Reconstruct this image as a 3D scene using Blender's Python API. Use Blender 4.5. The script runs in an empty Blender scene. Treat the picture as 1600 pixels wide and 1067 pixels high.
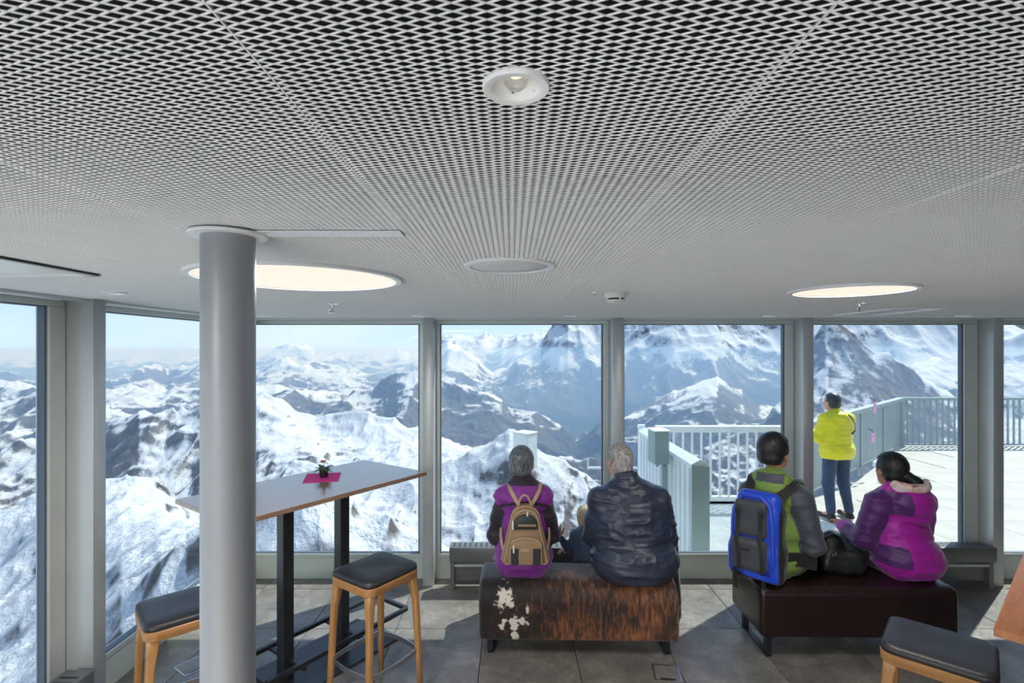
import bpy, bmesh, math, random
import numpy as np
from mathutils import Vector, Matrix

S = bpy.context.scene
COL = S.collection
PI = math.pi
F, HX, HY, CAM = 820.0, 800.0, 547.0, 1.95       # focal length in pixels, vanishing point, eye height
CEIL = 2.218

# ------------------------------------------------------------------ camera
cam_d = bpy.data.cameras.new('camera')
cam_d.sensor_width = 36.0
cam_d.lens = F * 36.0 / 1600.0
cam_d.shift_y = (HY - 533.5) / 1600.0
cam_d.clip_start = 0.02
cam_d.clip_end = 120000.0
cam_d.dof.use_dof = True
cam_d.dof.focus_distance = 1.0
cam_d.dof.aperture_fstop = 11.0
cam = bpy.data.objects.new('camera', cam_d)
COL.objects.link(cam)
cam.location = (0, 0, CAM)
cam.rotation_euler = (PI / 2, 0, 0)
S.camera = cam

# ------------------------------------------------------------------ sky, sun, exposure
SUN_AZ, SUN_EL = math.radians(51.0), math.radians(52.0)   # azimuth measured from +Y towards +X
SUN_DIR = Vector((math.sin(SUN_AZ) * math.cos(SUN_EL), math.cos(SUN_AZ) * math.cos(SUN_EL), math.sin(SUN_EL)))
W = bpy.data.worlds.new('sky')
S.world = W
W.use_nodes = True
wn, wl = W.node_tree.nodes, W.node_tree.links
wn.clear()
tc = wn.new('ShaderNodeTexCoord')
sx = wn.new('ShaderNodeSeparateXYZ')
wl.new(tc.outputs['Generated'], sx.inputs[0])
rp = wn.new('ShaderNodeValToRGB')                # pale at the horizon, deep blue overhead
rp.color_ramp.elements[0].position = 0.0
rp.color_ramp.elements[0].color = (0.66, 0.80, 0.98, 1)
rp.color_ramp.elements[1].position = 0.75
rp.color_ramp.elements[1].color = (0.16, 0.36, 0.82, 1)
e_ = rp.color_ramp.elements.new(0.16)
e_.color = (0.46, 0.66, 0.96, 1)
wl.new(sx.outputs[2], rp.inputs[0])
cm = wn.new('ShaderNodeMapping')
cm.inputs['Scale'].default_value = (1.0, 1.0, 4.0)
wl.new(tc.outputs['Generated'], cm.inputs[0])
cn = wn.new('ShaderNodeTexNoise')                # thin high cloud
cn.inputs['Scale'].default_value = 2.6
cn.inputs['Detail'].default_value = 6.0
wl.new(cm.outputs[0], cn.inputs['Vector'])
cr = wn.new('ShaderNodeValToRGB')
cr.color_ramp.elements[0].position = 0.42
cr.color_ramp.elements[0].color = (0, 0, 0, 1)
cr.color_ramp.elements[1].position = 0.75
cr.color_ramp.elements[1].color = (0.75, 0.75, 0.75, 1)
wl.new(cn.outputs[0], cr.inputs[0])
cx = wn.new('ShaderNodeMix')
cx.data_type = 'RGBA'
wl.new(cr.outputs[0], cx.inputs[0])
wl.new(rp.outputs[0], cx.inputs[6])
cx.inputs[7].default_value = (0.82, 0.86, 0.92, 1)
bg = wn.new('ShaderNodeBackground')
bg.inputs['Strength'].default_value = 0.95
wo = wn.new('ShaderNodeOutputWorld')
wl.new(cx.outputs[2], bg.inputs['Color'])
wl.new(bg.outputs[0], wo.inputs['Surface'])
sun_d = bpy.data.lights.new('sun', 'SUN')
sun_d.energy = 5.2
sun_d.angle = math.radians(0.55)
sun_d.color = (1.0, 0.96, 0.90)
sun = bpy.data.objects.new('sun', sun_d)
COL.objects.link(sun)
sun.location = SUN_DIR * 40
sun.rotation_euler = SUN_DIR.to_track_quat('Z', 'Y').to_euler()

S.view_settings.view_transform = 'Standard'
S.view_settings.look = 'None'
S.view_settings.gamma = 1.0
S.view_settings.use_curve_mapping = False
S.view_settings.exposure = 0.5
S.cycles.use_denoising = True
S.cycles.max_bounces = 10
S.cycles.diffuse_bounces = 5
S.cycles.glossy_bounces = 3
S.cycles.transparent_max_bounces = 16
S.cycles.sample_clamp_indirect = 6.0

# ------------------------------------------------------------------ materials
def srgb(r, g, b):
    f = lambda c: (c / 255 / 12.92) if c / 255 <= 0.04045 else ((c / 255 + 0.055) / 1.055) ** 2.4
    return (f(r), f(g), f(b))

def ramp_set(r, stops):
    el = r.color_ramp.elements
    while len(el) > 1:
        el.remove(el[-1])
    el[0].position, c = stops[0][0], stops[0][1]
    el[0].color = (*c, 1)
    for p, c in stops[1:]:
        e = el.new(p)
        e.color = (*c, 1)

class MT:
    """small wrapper to build node materials"""
    def __init__(self, name):
        self.m = bpy.data.materials.new(name)
        self.m.use_nodes = True
        self.n, self.l = self.m.node_tree.nodes, self.m.node_tree.links
        self.b = self.n['Principled BSDF']
        self.out = self.n['Material Output']
    def node(self, t, **kw):
        nd = self.n.new(t)
        for k, v in kw.items():
            setattr(nd, k, v)
        return nd
    def link(self, a, b):
        self.l.new(a, b)
    def math(self, op, a, b=None, c=None, clamp=False):
        nd = self.n.new('ShaderNodeMath')
        nd.operation = op
        nd.use_clamp = clamp
        for i, v in enumerate((a, b, c)):
            if v is None:
                continue
            if isinstance(v, (int, float)):
                nd.inputs[i].default_value = v
            else:
                self.l.new(v, nd.inputs[i])
        return nd.outputs[0]
    def mix(self, fac, a, b, blend='MIX'):
        nd = self.n.new('ShaderNodeMix')
        nd.data_type = 'RGBA'
        nd.blend_type = blend
        for s, v in ((nd.inputs[0], fac), (nd.inputs[6], a), (nd.inputs[7], b)):
            if isinstance(v, (int, float)):
                s.default_value = v
            elif isinstance(v, tuple):
                s.default_value = (*v, 1) if len(v) == 3 else v
            else:
                self.l.new(v, s)
        return nd.outputs[2]
    def noise(self, vec, scale, detail=4, rough=0.55, dist=0.0):
        nd = self.n.new('ShaderNodeTexNoise')
        nd.inputs['Scale'].default_value = scale
        nd.inputs['Detail'].default_value = detail
        nd.inputs['Roughness'].default_value = rough
        nd.inputs['Distortion'].default_value = dist
        if vec is not None:
            self.l.new(vec, nd.inputs['Vector'])
        return nd.outputs[0]
    def coord(self, which='Object', scale=None):
        tc = self.n.new('ShaderNodeTexCoord')
        o = tc.outputs[which]
        if scale:
            mp = self.n.new('ShaderNodeMapping')
            mp.inputs['Scale'].default_value = scale
            self.l.new(o, mp.inputs['Vector'])
            o = mp.outputs[0]
        return o
    def ramp(self, fac, stops):
        r = self.n.new('ShaderNodeValToRGB')
        ramp_set(r, stops)
        self.l.new(fac, r.inputs[0])
        return r.outputs[0]
    def bump(self, h, strength=0.3, dist=0.01):
        nd = self.n.new('ShaderNodeBump')
        nd.inputs['Strength'].default_value = strength
        nd.inputs['Distance'].default_value = dist
        self.l.new(h, nd.inputs['Height'])
        self.l.new(nd.outputs[0], self.b.inputs['Normal'])
    def set(self, **kw):
        for k, v in kw.items():
            s = self.b.inputs[k]
            if isinstance(v, tuple):
                s.default_value = (*v, 1) if len(v) == 3 else v
            elif isinstance(v, (int, float)):
                s.default_value = v
            else:
                self.l.new(v, s)

def simple(name, col, rough=0.5, metal=0.0, var=0.12, nscale=12.0, bump=0.0, bscale=60.0, scale=None, spec=None):
    t = MT(name)
    co = t.coord('Object', scale)
    n = t.noise(co, nscale, 4)
    lo = tuple(max(0, c * (1 - var)) for c in col)
    hi = tuple(min(1, c * (1 + var)) for c in col)
    t.set(**{'Base Color': t.ramp(n, [(0.3, lo), (0.7, hi)]), 'Roughness': rough, 'Metallic': metal})
    if spec is not None:
        t.b.inputs['Specular IOR Level'].default_value = spec
    if bump:
        t.bump(t.noise(co, bscale, 3), bump, 0.004)
    return t.m

def wood(name, c1, c2, rough=0.4, axis=0, scale=1.0):
    t = MT(name)
    sc = [14 * scale] * 3
    sc[axis] = 1.2 * scale
    co = t.coord('Object', tuple(sc))
    n = t.noise(co, 3.0, 8, 0.6, 0.6)
    n2 = t.noise(co, 14.0, 3, 0.5)
    k = t.math('ADD', t.math('MULTIPLY', n, 0.75), t.math('MULTIPLY', n2, 0.25))
    t.set(**{'Base Color': t.ramp(k, [(0.3, c1), (0.7, c2)]), 'Roughness': rough})
    t.bump(k, 0.12, 0.002)
    return t.m

# ------------------------------------------------------------------ mesh helpers
def link(o, parent=None):
    COL.objects.link(o)
    if parent is not None:
        o.parent = parent
    return o

def put(name, bm, mat, parent=None, smooth=False, loc=None, rot=None):
    bmesh.ops.recalc_face_normals(bm, faces=bm.faces)
    me = bpy.data.meshes.new(name)
    bm.to_mesh(me)
    bm.free()
    for m in (mat if isinstance(mat, (list, tuple)) else [mat]):
        me.materials.append(m)
    if smooth:
        me.polygons.foreach_set('use_smooth', [True] * len(me.polygons))
        if smooth == 'auto':
            me.set_sharp_from_angle(angle=math.radians(40))
    o = bpy.data.objects.new(name, me)
    link(o, parent)
    if loc is not None:
        o.location = loc
    if rot is not None:
        o.rotation_euler = rot
    return o

def from_arrays(name, V, Q, mats, parent=None, smooth=True, midx=None):
    V = np.ascontiguousarray(V, dtype=np.float32)
    Q = np.ascontiguousarray(Q, dtype=np.int32)
    me = bpy.data.meshes.new(name)
    k = Q.shape[1]
    me.vertices.add(len(V))
    me.vertices.foreach_set('co', V.ravel())
    me.loops.add(Q.size)
    me.loops.foreach_set('vertex_index', Q.ravel())
    me.polygons.add(len(Q))
    me.polygons.foreach_set('loop_start', np.arange(0, Q.size, k, dtype=np.int32))
    me.polygons.foreach_set('loop_total', np.full(len(Q), k, dtype=np.int32))
    for m in (mats if isinstance(mats, (list, tuple)) else [mats]):
        me.materials.append(m)
    if midx is not None:
        me.polygons.foreach_set('material_index', np.ascontiguousarray(midx, dtype=np.int32))
    me.polygons.foreach_set('use_smooth', np.full(len(Q), bool(smooth)))
    me.update(calc_edges=True)
    me.validate()
    o = bpy.data.objects.new(name, me)
    return link(o, parent)

def box(bm, c, s, rz=0.0, bev=0.0, seg=2, M=None):
    """axis box centred at c with full sizes s"""
    r = bmesh.ops.create_cube(bm, size=1.0)
    vs = r['verts']
    bmesh.ops.scale(bm, verts=vs, vec=s)
    if bev > 0:
        es = list({e for v in vs for e in v.link_edges})
        rb = bmesh.ops.bevel(bm, geom=es, offset=bev, segments=seg, affect='EDGES', profile=0.5)
        vs = list({v for f in rb['faces'] for v in f.verts} | {v for v in vs if v.is_valid})
    m = Matrix.Translation(c) @ Matrix.Rotation(rz, 4, 'Z')
    if M is not None:
        m = M @ m
    bmesh.ops.transform(bm, matrix=m, verts=vs)
    return vs

def b2(bm, x0, x1, y0, y1, z0, z1, bev=0.0, seg=2):
    return box(bm, ((x0 + x1) / 2, (y0 + y1) / 2, (z0 + z1) / 2), (abs(x1 - x0), abs(y1 - y0), abs(z1 - z0)), 0, bev, seg)

def bar(bm, a, b, w, h=None, up=(0, 0, 1), bev=0.0):
    """rectangular bar from a to b, width w, height h"""
    a, b = Vector(a), Vector(b)
    h = h or w
    d = b - a
    L = d.length
    z = d.normalized()
    u = Vector(up)
    if abs(z.dot(u)) > 0.98:
        u = Vector((0, 1, 0))
    x = u.cross(z).normalized()
    y = z.cross(x)
    M = Matrix((x, y, z)).transposed().to_4x4()
    M.translation = (a + b) / 2
    return box(bm, (0, 0, 0), (w, h, L), 0, bev, 2, M)

def tube(bm, a, b, r1, r2=None, seg=16, cap=True):
    a, b = Vector(a), Vector(b)
    r2 = r1 if r2 is None else r2
    d = b - a
    M = d.to_track_quat('Z', 'Y').to_matrix().to_4x4()
    M.translation = (a + b) / 2
    return bmesh.ops.create_cone(bm, cap_ends=cap, cap_tris=False, segments=seg, radius1=r1, radius2=r2, depth=d.length, matrix=M)['verts']

def path(bm, pts, r, seg=8, closed=False):
    """round tube swept along a polyline"""
    P = [Vector(p) for p in pts]
    n = len(P)
    rings = []
    prev = None
    for i in range(n):
        if closed:
            t = (P[(i + 1) % n] - P[i - 1]).normalized()
        else:
            t = (P[min(i + 1, n - 1)] - P[max(i - 1, 0)]).normalized()
        ref = Vector((0, 0, 1)) if abs(t.z) < 0.9 else Vector((0, 1, 0))
        x = ref.cross(t).normalized() if prev is None else (prev - t * prev.dot(t)).normalized()
        prev = x
        y = t.cross(x)
        rr = r[i] if isinstance(r, (list, tuple)) else r
        rings.append([bm.verts.new(P[i] + x * math.cos(2 * PI * k / seg) * rr + y * math.sin(2 * PI * k / seg) * rr) for k in range(seg)])
    m = n if closed else n - 1
    for i in range(m):
        A, B = rings[i], rings[(i + 1) % n]
        for k in range(seg):
            bm.faces.new((A[k], A[(k + 1) % seg], B[(k + 1) % seg], B[k]))
    if not closed:
        bm.faces.new(rings[0][::-1])
        bm.faces.new(rings[-1])

def ribbon(bm, pts, w, th, nrm=None):
    """flat strap along points; nrm = list of outward normals"""
    P = [Vector(p) for p in pts]
    n = len(P)
    rings = []
    for i in range(n):
        t = (P[min(i + 1, n - 1)] - P[max(i - 1, 0)]).normalized()
        nn = Vector(nrm[i] if isinstance(nrm, list) else nrm)
        nn = (nn - t * nn.dot(t)).normalized()
        x = t.cross(nn)
        rings.append([bm.verts.new(P[i] + x * sx * w / 2 + nn * sn * th / 2) for sx, sn in ((-1, -1), (1, -1), (1, 1), (-1, 1))])
    for i in range(n - 1):
        A, B = rings[i], rings[i + 1]
        for k in range(4):
            bm.faces.new((A[k], A[(k + 1) % 4], B[(k + 1) % 4], B[k]))
    bm.faces.new(rings[0][::-1])
    bm.faces.new(rings[-1])

def lathe(bm, prof, seg=32, c=(0, 0, 0), ax='Z'):
    """profile of (r, z) turned about z at c"""
    rings = []
    for r, z in prof:
        if r < 1e-6:
            rings.append([bm.verts.new((c[0], c[1], c[2] + z))])
        else:
            rings.append([bm.verts.new((c[0] + r * math.cos(2 * PI * k / seg), c[1] + r * math.sin(2 * PI * k / seg), c[2] + z)) for k in range(seg)])
    for A, B in zip(rings[:-1], rings[1:]):
        for k in range(seg):
            a = [A[k % len(A)], A[(k + 1) % len(A)], B[(k + 1) % len(B)], B[k % len(B)]]
            f = []
            for v in a:
                if v not in f:
                    f.append(v)
            if len(f) >= 3:
                try:
                    bm.faces.new(f)
                except ValueError:
                    pass

def prism(bm, pts, a, b, axis='x'):
    """extrude 2-D polygon between a and b on an axis ('x': pts are (y,z); 'z': pts are (x,y); 'y': (x,z))"""
    def P(p, t):
        return {'x': (t, p[0], p[1]), 'y': (p[0], t, p[1]), 'z': (p[0], p[1], t)}[axis]
    A = [bm.verts.new(P(p, a)) for p in pts]
    B = [bm.verts.new(P(p, b)) for p in pts]
    n = len(pts)
    for k in range(n):
        bm.faces.new((A[k], A[(k + 1) % n], B[(k + 1) % n], B[k]))
    bm.faces.new(A[::-1])
    bm.faces.new(B)

def thing(name, label, cat, loc=(0, 0, 0), rotz=0.0, group=None):
    o = bpy.data.objects.new(name, None)
    COL.objects.link(o)
    o.empty_display_size = 0.1
    o.location = loc
    o.rotation_euler = (0, 0, rotz)
    return tag(o, label, cat, group)

def tag(o, label, cat, group=None):
    o['label'] = label
    o['category'] = cat
    if group:
        o['group'] = group
    return o

def struct(o, label=None):
    o['kind'] = 'structure'
    if label:
        o['label'] = label
    return o

def dup(root, loc, rotz, label, group=None):
    r = root.copy()
    COL.objects.link(r)
    r.location = loc
    r.rotation_euler = (0, 0, rotz)
    r['label'] = label
    if group:
        r['group'] = group
    for ch in list(root.children):
        c = ch.copy()
        COL.objects.link(c)
        c.parent = r
        for g in ch.children:
            d = g.copy()
            COL.objects.link(d)
            d.parent = c
    return r

# ------------------------------------------------------------------ numeric noise
def _h(ix, iy, iz, seed):
    h = (ix.astype(np.int64) * 374761393 + iy.astype(np.int64) * 668265263 + iz.astype(np.int64) * 2147483647 + seed * 974634777) & 0xffffffff
    h = ((h ^ (h >> 13)) * 1274126177) & 0xffffffff
    return ((h ^ (h >> 16)) & 0xffff) / 65535.0

def noise3(P, seed=0):
    i = np.floor(P)
    f = P - i
    f = f * f * f * (f * (f * 6 - 15) + 10)
    i = i.astype(np.int64)
    r = 0
    for a in (0, 1):
        wx = f[..., 0] if a else 1 - f[..., 0]
        for b in (0, 1):
            wy = f[..., 1] if b else 1 - f[..., 1]
            for c in (0, 1):
                wz = f[..., 2] if c else 1 - f[..., 2]
                r = r + wx * wy * wz * _h(i[..., 0] + a, i[..., 1] + b, i[..., 2] + c, seed)
    return r

def noise2(x, y, seed=0):
    ix, iy = np.floor(x), np.floor(y)
    fx, fy = x - ix, y - iy
    fx = fx * fx * fx * (fx * (fx * 6 - 15) + 10)
    fy = fy * fy * fy * (fy * (fy * 6 - 15) + 10)
    ix, iy = ix.astype(np.int64), iy.astype(np.int64)
    z = np.zeros_like(ix)
    return ((_h(ix, iy, z, seed) * (1 - fx) + _h(ix + 1, iy, z, seed) * fx) * (1 - fy)
            + (_h(ix, iy + 1, z, seed) * (1 - fx) + _h(ix + 1, iy + 1, z, seed) * fx) * fy)

# ------------------------------------------------------------------ smooth solids from distance fields
class Solid:
    def __init__(self, res=0.008, k=0.03):
        self.res, self.k, self.prims, self.cuts = res, k, [], []
    def cone(self, a, b, ra, rb=None, k=None):
        rb = ra if rb is None else rb
        a, b = np.array(a, float), np.array(b, float)
        def f(P):
            ba = b - a
            t = np.clip(((P - a) @ ba) / max(ba @ ba, 1e-9), 0, 1)
            return np.linalg.norm(P - a - t[..., None] * ba, axis=-1) - (ra + (rb - ra) * t)
        r = max(ra, rb)
        self.prims.append((f, np.minimum(a, b) - r, np.maximum(a, b) + r, k))
        return self
    def chain(self, pts, rad, k=None):
        for i in range(len(pts) - 1):
            self.cone(pts[i], pts[i + 1], rad[i], rad[i + 1], k)
        return self
    def ell(self, c, r, R=None, k=None):
        c, r = np.array(c, float), np.array(r, float)
        R = None if R is None else np.array(R)
        def f(P):
            q = P - c
            if R is not None:
                q = q @ R
            k0 = np.linalg.norm(q / r, axis=-1)
            k1 = np.linalg.norm(q / (r * r), axis=-1)
            return k0 * (k0 - 1) / np.maximum(k1, 1e-9)
        m = r.max() if R is not None else r
        self.prims.append((f, c - m, c + m, k))
        return self
    def rbox(self, c, h, rr, R=None, k=None):
        c, h = np.array(c, float), np.array(h, float)
        R = None if R is None else np.array(R)
        def f(P):
            q = P - c
            if R is not None:
                q = q @ R
            q = np.abs(q) - (h - rr)
            return np.linalg.norm(np.maximum(q, 0), axis=-1) + np.minimum(q.max(-1), 0) - rr
        m = np.linalg.norm(h) if R is not None else h
        self.prims.append((f, c - m, c + m, k))
        return self
    def cut(self, f):
        """f(P) > 0 is removed"""
        self.cuts.append(f)
        return self
    def build(self, name, mats, parent=None, disp=None, zones=None, smooth=True):
        lo = np.min([p[1] for p in self.prims], 0) - self.res * 4
        hi = np.max([p[2] for p in self.prims], 0) + self.res * 4
        n = np.ceil((hi - lo) / self.res).astype(int) + 1
        D = np.full(n, 0.5, dtype=np.float32)
        ax = [lo[i] + np.arange(n[i]) * self.res for i in range(3)]
        for f, a, b, k in self.prims:
            k = self.k if k is None else k
            mg = k + self.res * 3
            i0 = np.maximum(np.floor((a - mg - lo) / self.res).astype(int), 0)
            i1 = np.minimum(np.ceil((b + mg - lo) / self.res).astype(int) + 1, n)
            G = np.stack(np.meshgrid(*[ax[i][i0[i]:i1[i]] for i in range(3)], indexing='ij'), -1)
            d = f(G)
            sl = tuple(slice(i0[i], i1[i]) for i in range(3))
            o = D[sl]
            h = np.clip(0.5 + 0.5 * (o - d) / k, 0, 1)
            D[sl] = o + (d - o) * h - k * h * (1 - h)
        if self.cuts:
            G = np.stack(np.meshgrid(*ax, indexing='ij'), -1)
            for c in self.cuts:
                D = np.maximum(D, c(G).astype(np.float32))
        return nets(name, D, lo, self.res, mats, parent, disp, zones, smooth)

def nets(name, D, lo, res, mats, parent, disp, zones, smooth):
    ins = D < 0
    c = [D[a:D.shape[0] - 1 + a, b:D.shape[1] - 1 + b, e:D.shape[2] - 1 + e] for a in (0, 1) for b in (0, 1) for e in (0, 1)]
    off = [(a, b, e) for a in (0, 1) for b in (0, 1) for e in (0, 1)]
    cnt = sum((x < 0).astype(np.int8) for x in c)
    act = (cnt > 0) & (cnt < 8)
    idx = np.argwhere(act)
    vals = np.stack([x[act] for x in c], -1)
    acc = np.zeros((len(idx), 3))
    num = np.zeros(len(idx))
    for i in range(8):
        for j in range(i + 1, 8):
            if sum(abs(off[i][q] - off[j][q]) for q in range(3)) != 1:
                continue
            a, b = vals[:, i], vals[:, j]
            m = (a < 0) != (b < 0)
            t = np.where(m, a / np.where(m, a - b, 1), 0)
            p = np.array(off[i]) + t[:, None] * (np.array(off[j]) - np.array(off[i]))
            acc += np.where(m[:, None], p, 0)
            num += m
    V = lo + (idx + acc / num[:, None]) * res
    vid = np.full(act.shape, -1, dtype=np.int64)
    vid[act] = np.arange(len(idx))
    quads = []
    for axis in range(3):
        s0 = [slice(None)] * 3
        s1 = [slice(None)] * 3
        s0[axis], s1[axis] = slice(0, -1), slice(1, None)
        a, b = ins[tuple(s0)], ins[tuple(s1)]
        e = np.argwhere(a != b)
        u, w = (axis + 1) % 3, (axis + 2) % 3
        ok = (e[:, u] > 0) & (e[:, w] > 0) & (e[:, u] < D.shape[u] - 1) & (e[:, w] < D.shape[w] - 1)
        e = e[ok]
        flip = a[tuple(e.T)]
        q = []
        for du, dw in ((-1, -1), (0, -1), (0, 0), (-1, 0)):
            t = e.copy()
            t[:, u] += du
            t[:, w] += dw
            q.append(vid[tuple(t.T)])
        q = np.stack(q, -1)
        q[~flip] = q[~flip][:, ::-1]
        quads.append(q)
    Q = np.concatenate(quads)
    Q = Q[(Q >= 0).all(1)]
    if disp is not None:
        fn = np.cross(V[Q[:, 2]] - V[Q[:, 0]], V[Q[:, 3]] - V[Q[:, 1]])
        N = np.zeros_like(V)
        for j in range(4):
            np.add.at(N, Q[:, j], fn)
        N /= np.maximum(np.linalg.norm(N, axis=1, keepdims=True), 1e-9)
        V = V + N * disp(V)[:, None]
    mi = None
    if zones is not None:
        mi = zones(V[Q].mean(1))
    return from_arrays(name, V, Q, mats, parent, smooth, mi)

def rotz(a):
    c, s = math.cos(a), math.sin(a)
    return np.array([[c, -s, 0], [s, c, 0], [0, 0, 1.0]])
# ================================================================== materials of the setting
def glass_mat():
    t = MT('window_glass')
    t.n.remove(t.b)
    tr = t.node('ShaderNodeBsdfTransparent')
    tr.inputs[0].default_value = (0.90, 0.94, 0.93, 1)
    gl = t.node('ShaderNodeBsdfGlossy')
    gl.inputs['Roughness'].default_value = 0.02
    gl.inputs[0].default_value = (0.8, 0.8, 0.8, 1)
    ge = t.node('ShaderNodeNewGeometry')
    dt = t.node('ShaderNodeVectorMath', operation='DOT_PRODUCT')
    t.link(ge.outputs['Normal'], dt.inputs[0])
    t.link(ge.outputs['Incoming'], dt.inputs[1])
    q = t.math('SUBTRACT', 1.0, t.math('ABSOLUTE', dt.outputs['Value']))
    fr = t.math('MULTIPLY_ADD', t.math('POWER', q, 5.0), 0.85, 0.004)
    # faint smears on the pane
    sm = t.noise(t.coord('Object', (1.0, 1.0, 0.25)), 2.2, 6, 0.6, 1.2)
    k = t.math('MULTIPLY_ADD', sm, 0.012, fr)
    mx = t.node('ShaderNodeMixShader')
    t.link(k, mx.inputs[0])
    t.link(tr.outputs[0], mx.inputs[1])
    t.link(gl.outputs[0], mx.inputs[2])
    t.link(mx.outputs[0], t.out.inputs[0])
    return t.m
M_GLASS = glass_mat()
M_FRAME = simple('pale_grey_aluminium', srgb(196, 202, 198), 0.38, 0.25, 0.03, 4)
M_POST = simple('grey_steel_post', srgb(184, 188, 188), 0.35, 0.3, 0.03, 4)
M_GASKET = simple('dark_blue_grey_gasket', srgb(84, 96, 110), 0.45, 0.2, 0.05)
M_SILL = simple('sage_grey_sill_panel', srgb(196, 205, 195), 0.5, 0.0, 0.03, 3)
M_WHITE = simple('white_enamel', srgb(238, 240, 242), 0.35, 0.0, 0.02)
M_HEATER = simple('grey_convector_metal', srgb(112, 114, 112), 0.4, 0.3, 0.04)
M_DARK = simple('black_plenum', (0.010, 0.010, 0.011), 0.9, 0, 0.3)
M_ROOF = simple('roof_grey_metal', (0.25, 0.26, 0.27), 0.5, 0.2, 0.1)
M_BLACKSTEEL = simple('black_powder_coated_steel', srgb(44, 46, 50), 0.38, 0.3, 0.1)

def tile_mat():
    t = MT('basalt_floor_tile')
    co = t.coord('Object')
    oi = t.node('ShaderNodeObjectInfo')
    mp = t.node('ShaderNodeMapping')
    t.link(co, mp.inputs['Vector'])
    sep = t.node('ShaderNodeCombineXYZ')
    t.link(t.math('MULTIPLY', oi.outputs['Random'], 40.0), sep.inputs[0])
    t.link(t.math('MULTIPLY', oi.outputs['Random'], 17.0), sep.inputs[2])
    t.link(sep.outputs[0], mp.inputs['Location'])
    n = t.noise(mp.outputs[0], 5.0, 8, 0.65, 0.4)
    n2 = t.noise(mp.outputs[0], 45.0, 4, 0.6)
    k = t.math('ADD', t.math('MULTIPLY', n, 0.7), t.math('MULTIPLY', n2, 0.3))
    t.set(**{'Base Color': t.ramp(k, [(0.30, srgb(86, 82, 78)), (0.52, srgb(120, 116, 110)), (0.72, srgb(156, 152, 145))]),
             'Roughness': t.ramp(n2, [(0.3, (0.30,) * 3), (0.7, (0.50,) * 3)])})
    t.bump(k, 0.35, 0.004)
    return t.m
M_TILE = tile_mat()
M_GROUT = simple('dark_grout', (0.05, 0.048, 0.045), 0.9)

# ================================================================== floor with single tiles
XL, XR, YB, YF = -2.36, 5.60, -5.0, 4.49
bm = bmesh.new()
b2(bm, XL - 0.15, XR + 0.15, YB - 0.15, YF + 0.12, -0.24, -0.006)
floor = struct(put('floor', bm, M_GROUT), 'dark grey stone tile floor with thin joints')
bm = bmesh.new()
TS = 0.61
TX, TY = -0.2, 3.676
b2(bm, XL, XR, YB, TY - 3 * TS - 0.004, -0.006, 0.0)
put('floor_slab', bm, M_TILE, floor)
tile_me = {}
i0, i1 = math.floor((XL - TX) / TS), math.ceil((XR - TX) / TS)
for j in range(-3, 2):
    for i in range(i0, i1):
        x0, x1 = max(TX + i * TS, XL), min(TX + (i + 1) * TS, XR)
        y0, y1 = TY + j * TS, min(TY + (j + 1) * TS, YF)
        key = (round(x1 - x0, 3), round(y1 - y0, 3))
        if key not in tile_me:
            bm = bmesh.new()
            box(bm, (0, 0, -0.005), (x1 - x0 - 0.005, y1 - y0 - 0.005, 0.010), 0, 0.0015, 1)
            o = put('tile', bm, M_TILE, floor)
            tile_me[key] = o.data
        else:
            o = link(bpy.data.objects.new('tile', tile_me[key]), floor)
        o.location = ((x0 + x1) / 2, (y0 + y1) / 2, 0)

# ================================================================== expanded-metal ceiling
M_MESH = simple('white_expanded_metal', srgb(232, 236, 238), 0.32, 0.0, 0.02)
PW = 0.4875
LWD, SWD = PW / 18, 0.01016

def mesh_panel(length, holes=()):
    """one panel PW wide (x 0..PW) and `length` long (y 0..length): zigzag strands of slit and stretched sheet"""
    rows = int(round(length / (SWD / 2)))
    pitch = length / rows
    q = np.array([0, 0.045, 0.455, 0.5, 0.545, 0.955])
    zz = np.array([0, 0, 1, 1, 1, 0.0])
    per = 18
    u = np.concatenate([(q[None, :] + np.arange(per)[:, None]).ravel(), [per]]) * LWD
    w = np.concatenate([np.tile(zz, per), [0]])
    sg = np.concatenate([np.tile(np.array([0, 1, 1, 0, -1, -1.0]), per), [0]])     # lean of the strand at each station
    # cross-section of a strand: tilted flat bar
    hw, hh, tl = 0.00095, 0.00068, math.radians(32)
    cs = []
    for a, b in ((-hw, -hh), (hw, -hh), (hw, hh), (-hw, hh)):
        cs.append((a * math.cos(tl) - b * math.sin(tl), a * math.sin(tl) + b * math.cos(tl)))
    ns = len(u)
    Vs, Qs, base = [], [], 0
    st = np.arange(ns - 1)
    for r in range(rows):
        ph = w if r % 2 == 0 else 1 - w
        y = r * pitch + ph * pitch
        v = np.zeros((ns, 4, 3))
        for k, (cy, cz) in enumerate(cs):
            v[:, k, 0] = u - cy * 0.55 * sg * (1 if r % 2 == 0 else -1)
            v[:, k, 1] = y + cy
            v[:, k, 2] = cz
        keep = np.ones(ns - 1, bool)
        for hx, hy, hr in holes:
            mx, my = (u[:-1] + u[1:]) / 2, (y[:-1] + y[1:]) / 2
            keep &= (mx - hx) ** 2 + (my - hy) ** 2 > hr * hr
        s = st[keep]
        for k in (3, 0, 1):
            k2 = (k + 1) % 4
            Qs.append(np.stack([base + s * 4 + k, base + (s + 1) * 4 + k, base + (s + 1) * 4 + k2, base + s * 4 + k2], -1))
        Vs.append(v.reshape(-1, 3))
        base += ns * 4
    return np.concatenate(Vs), np.concatenate(Qs)

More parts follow.
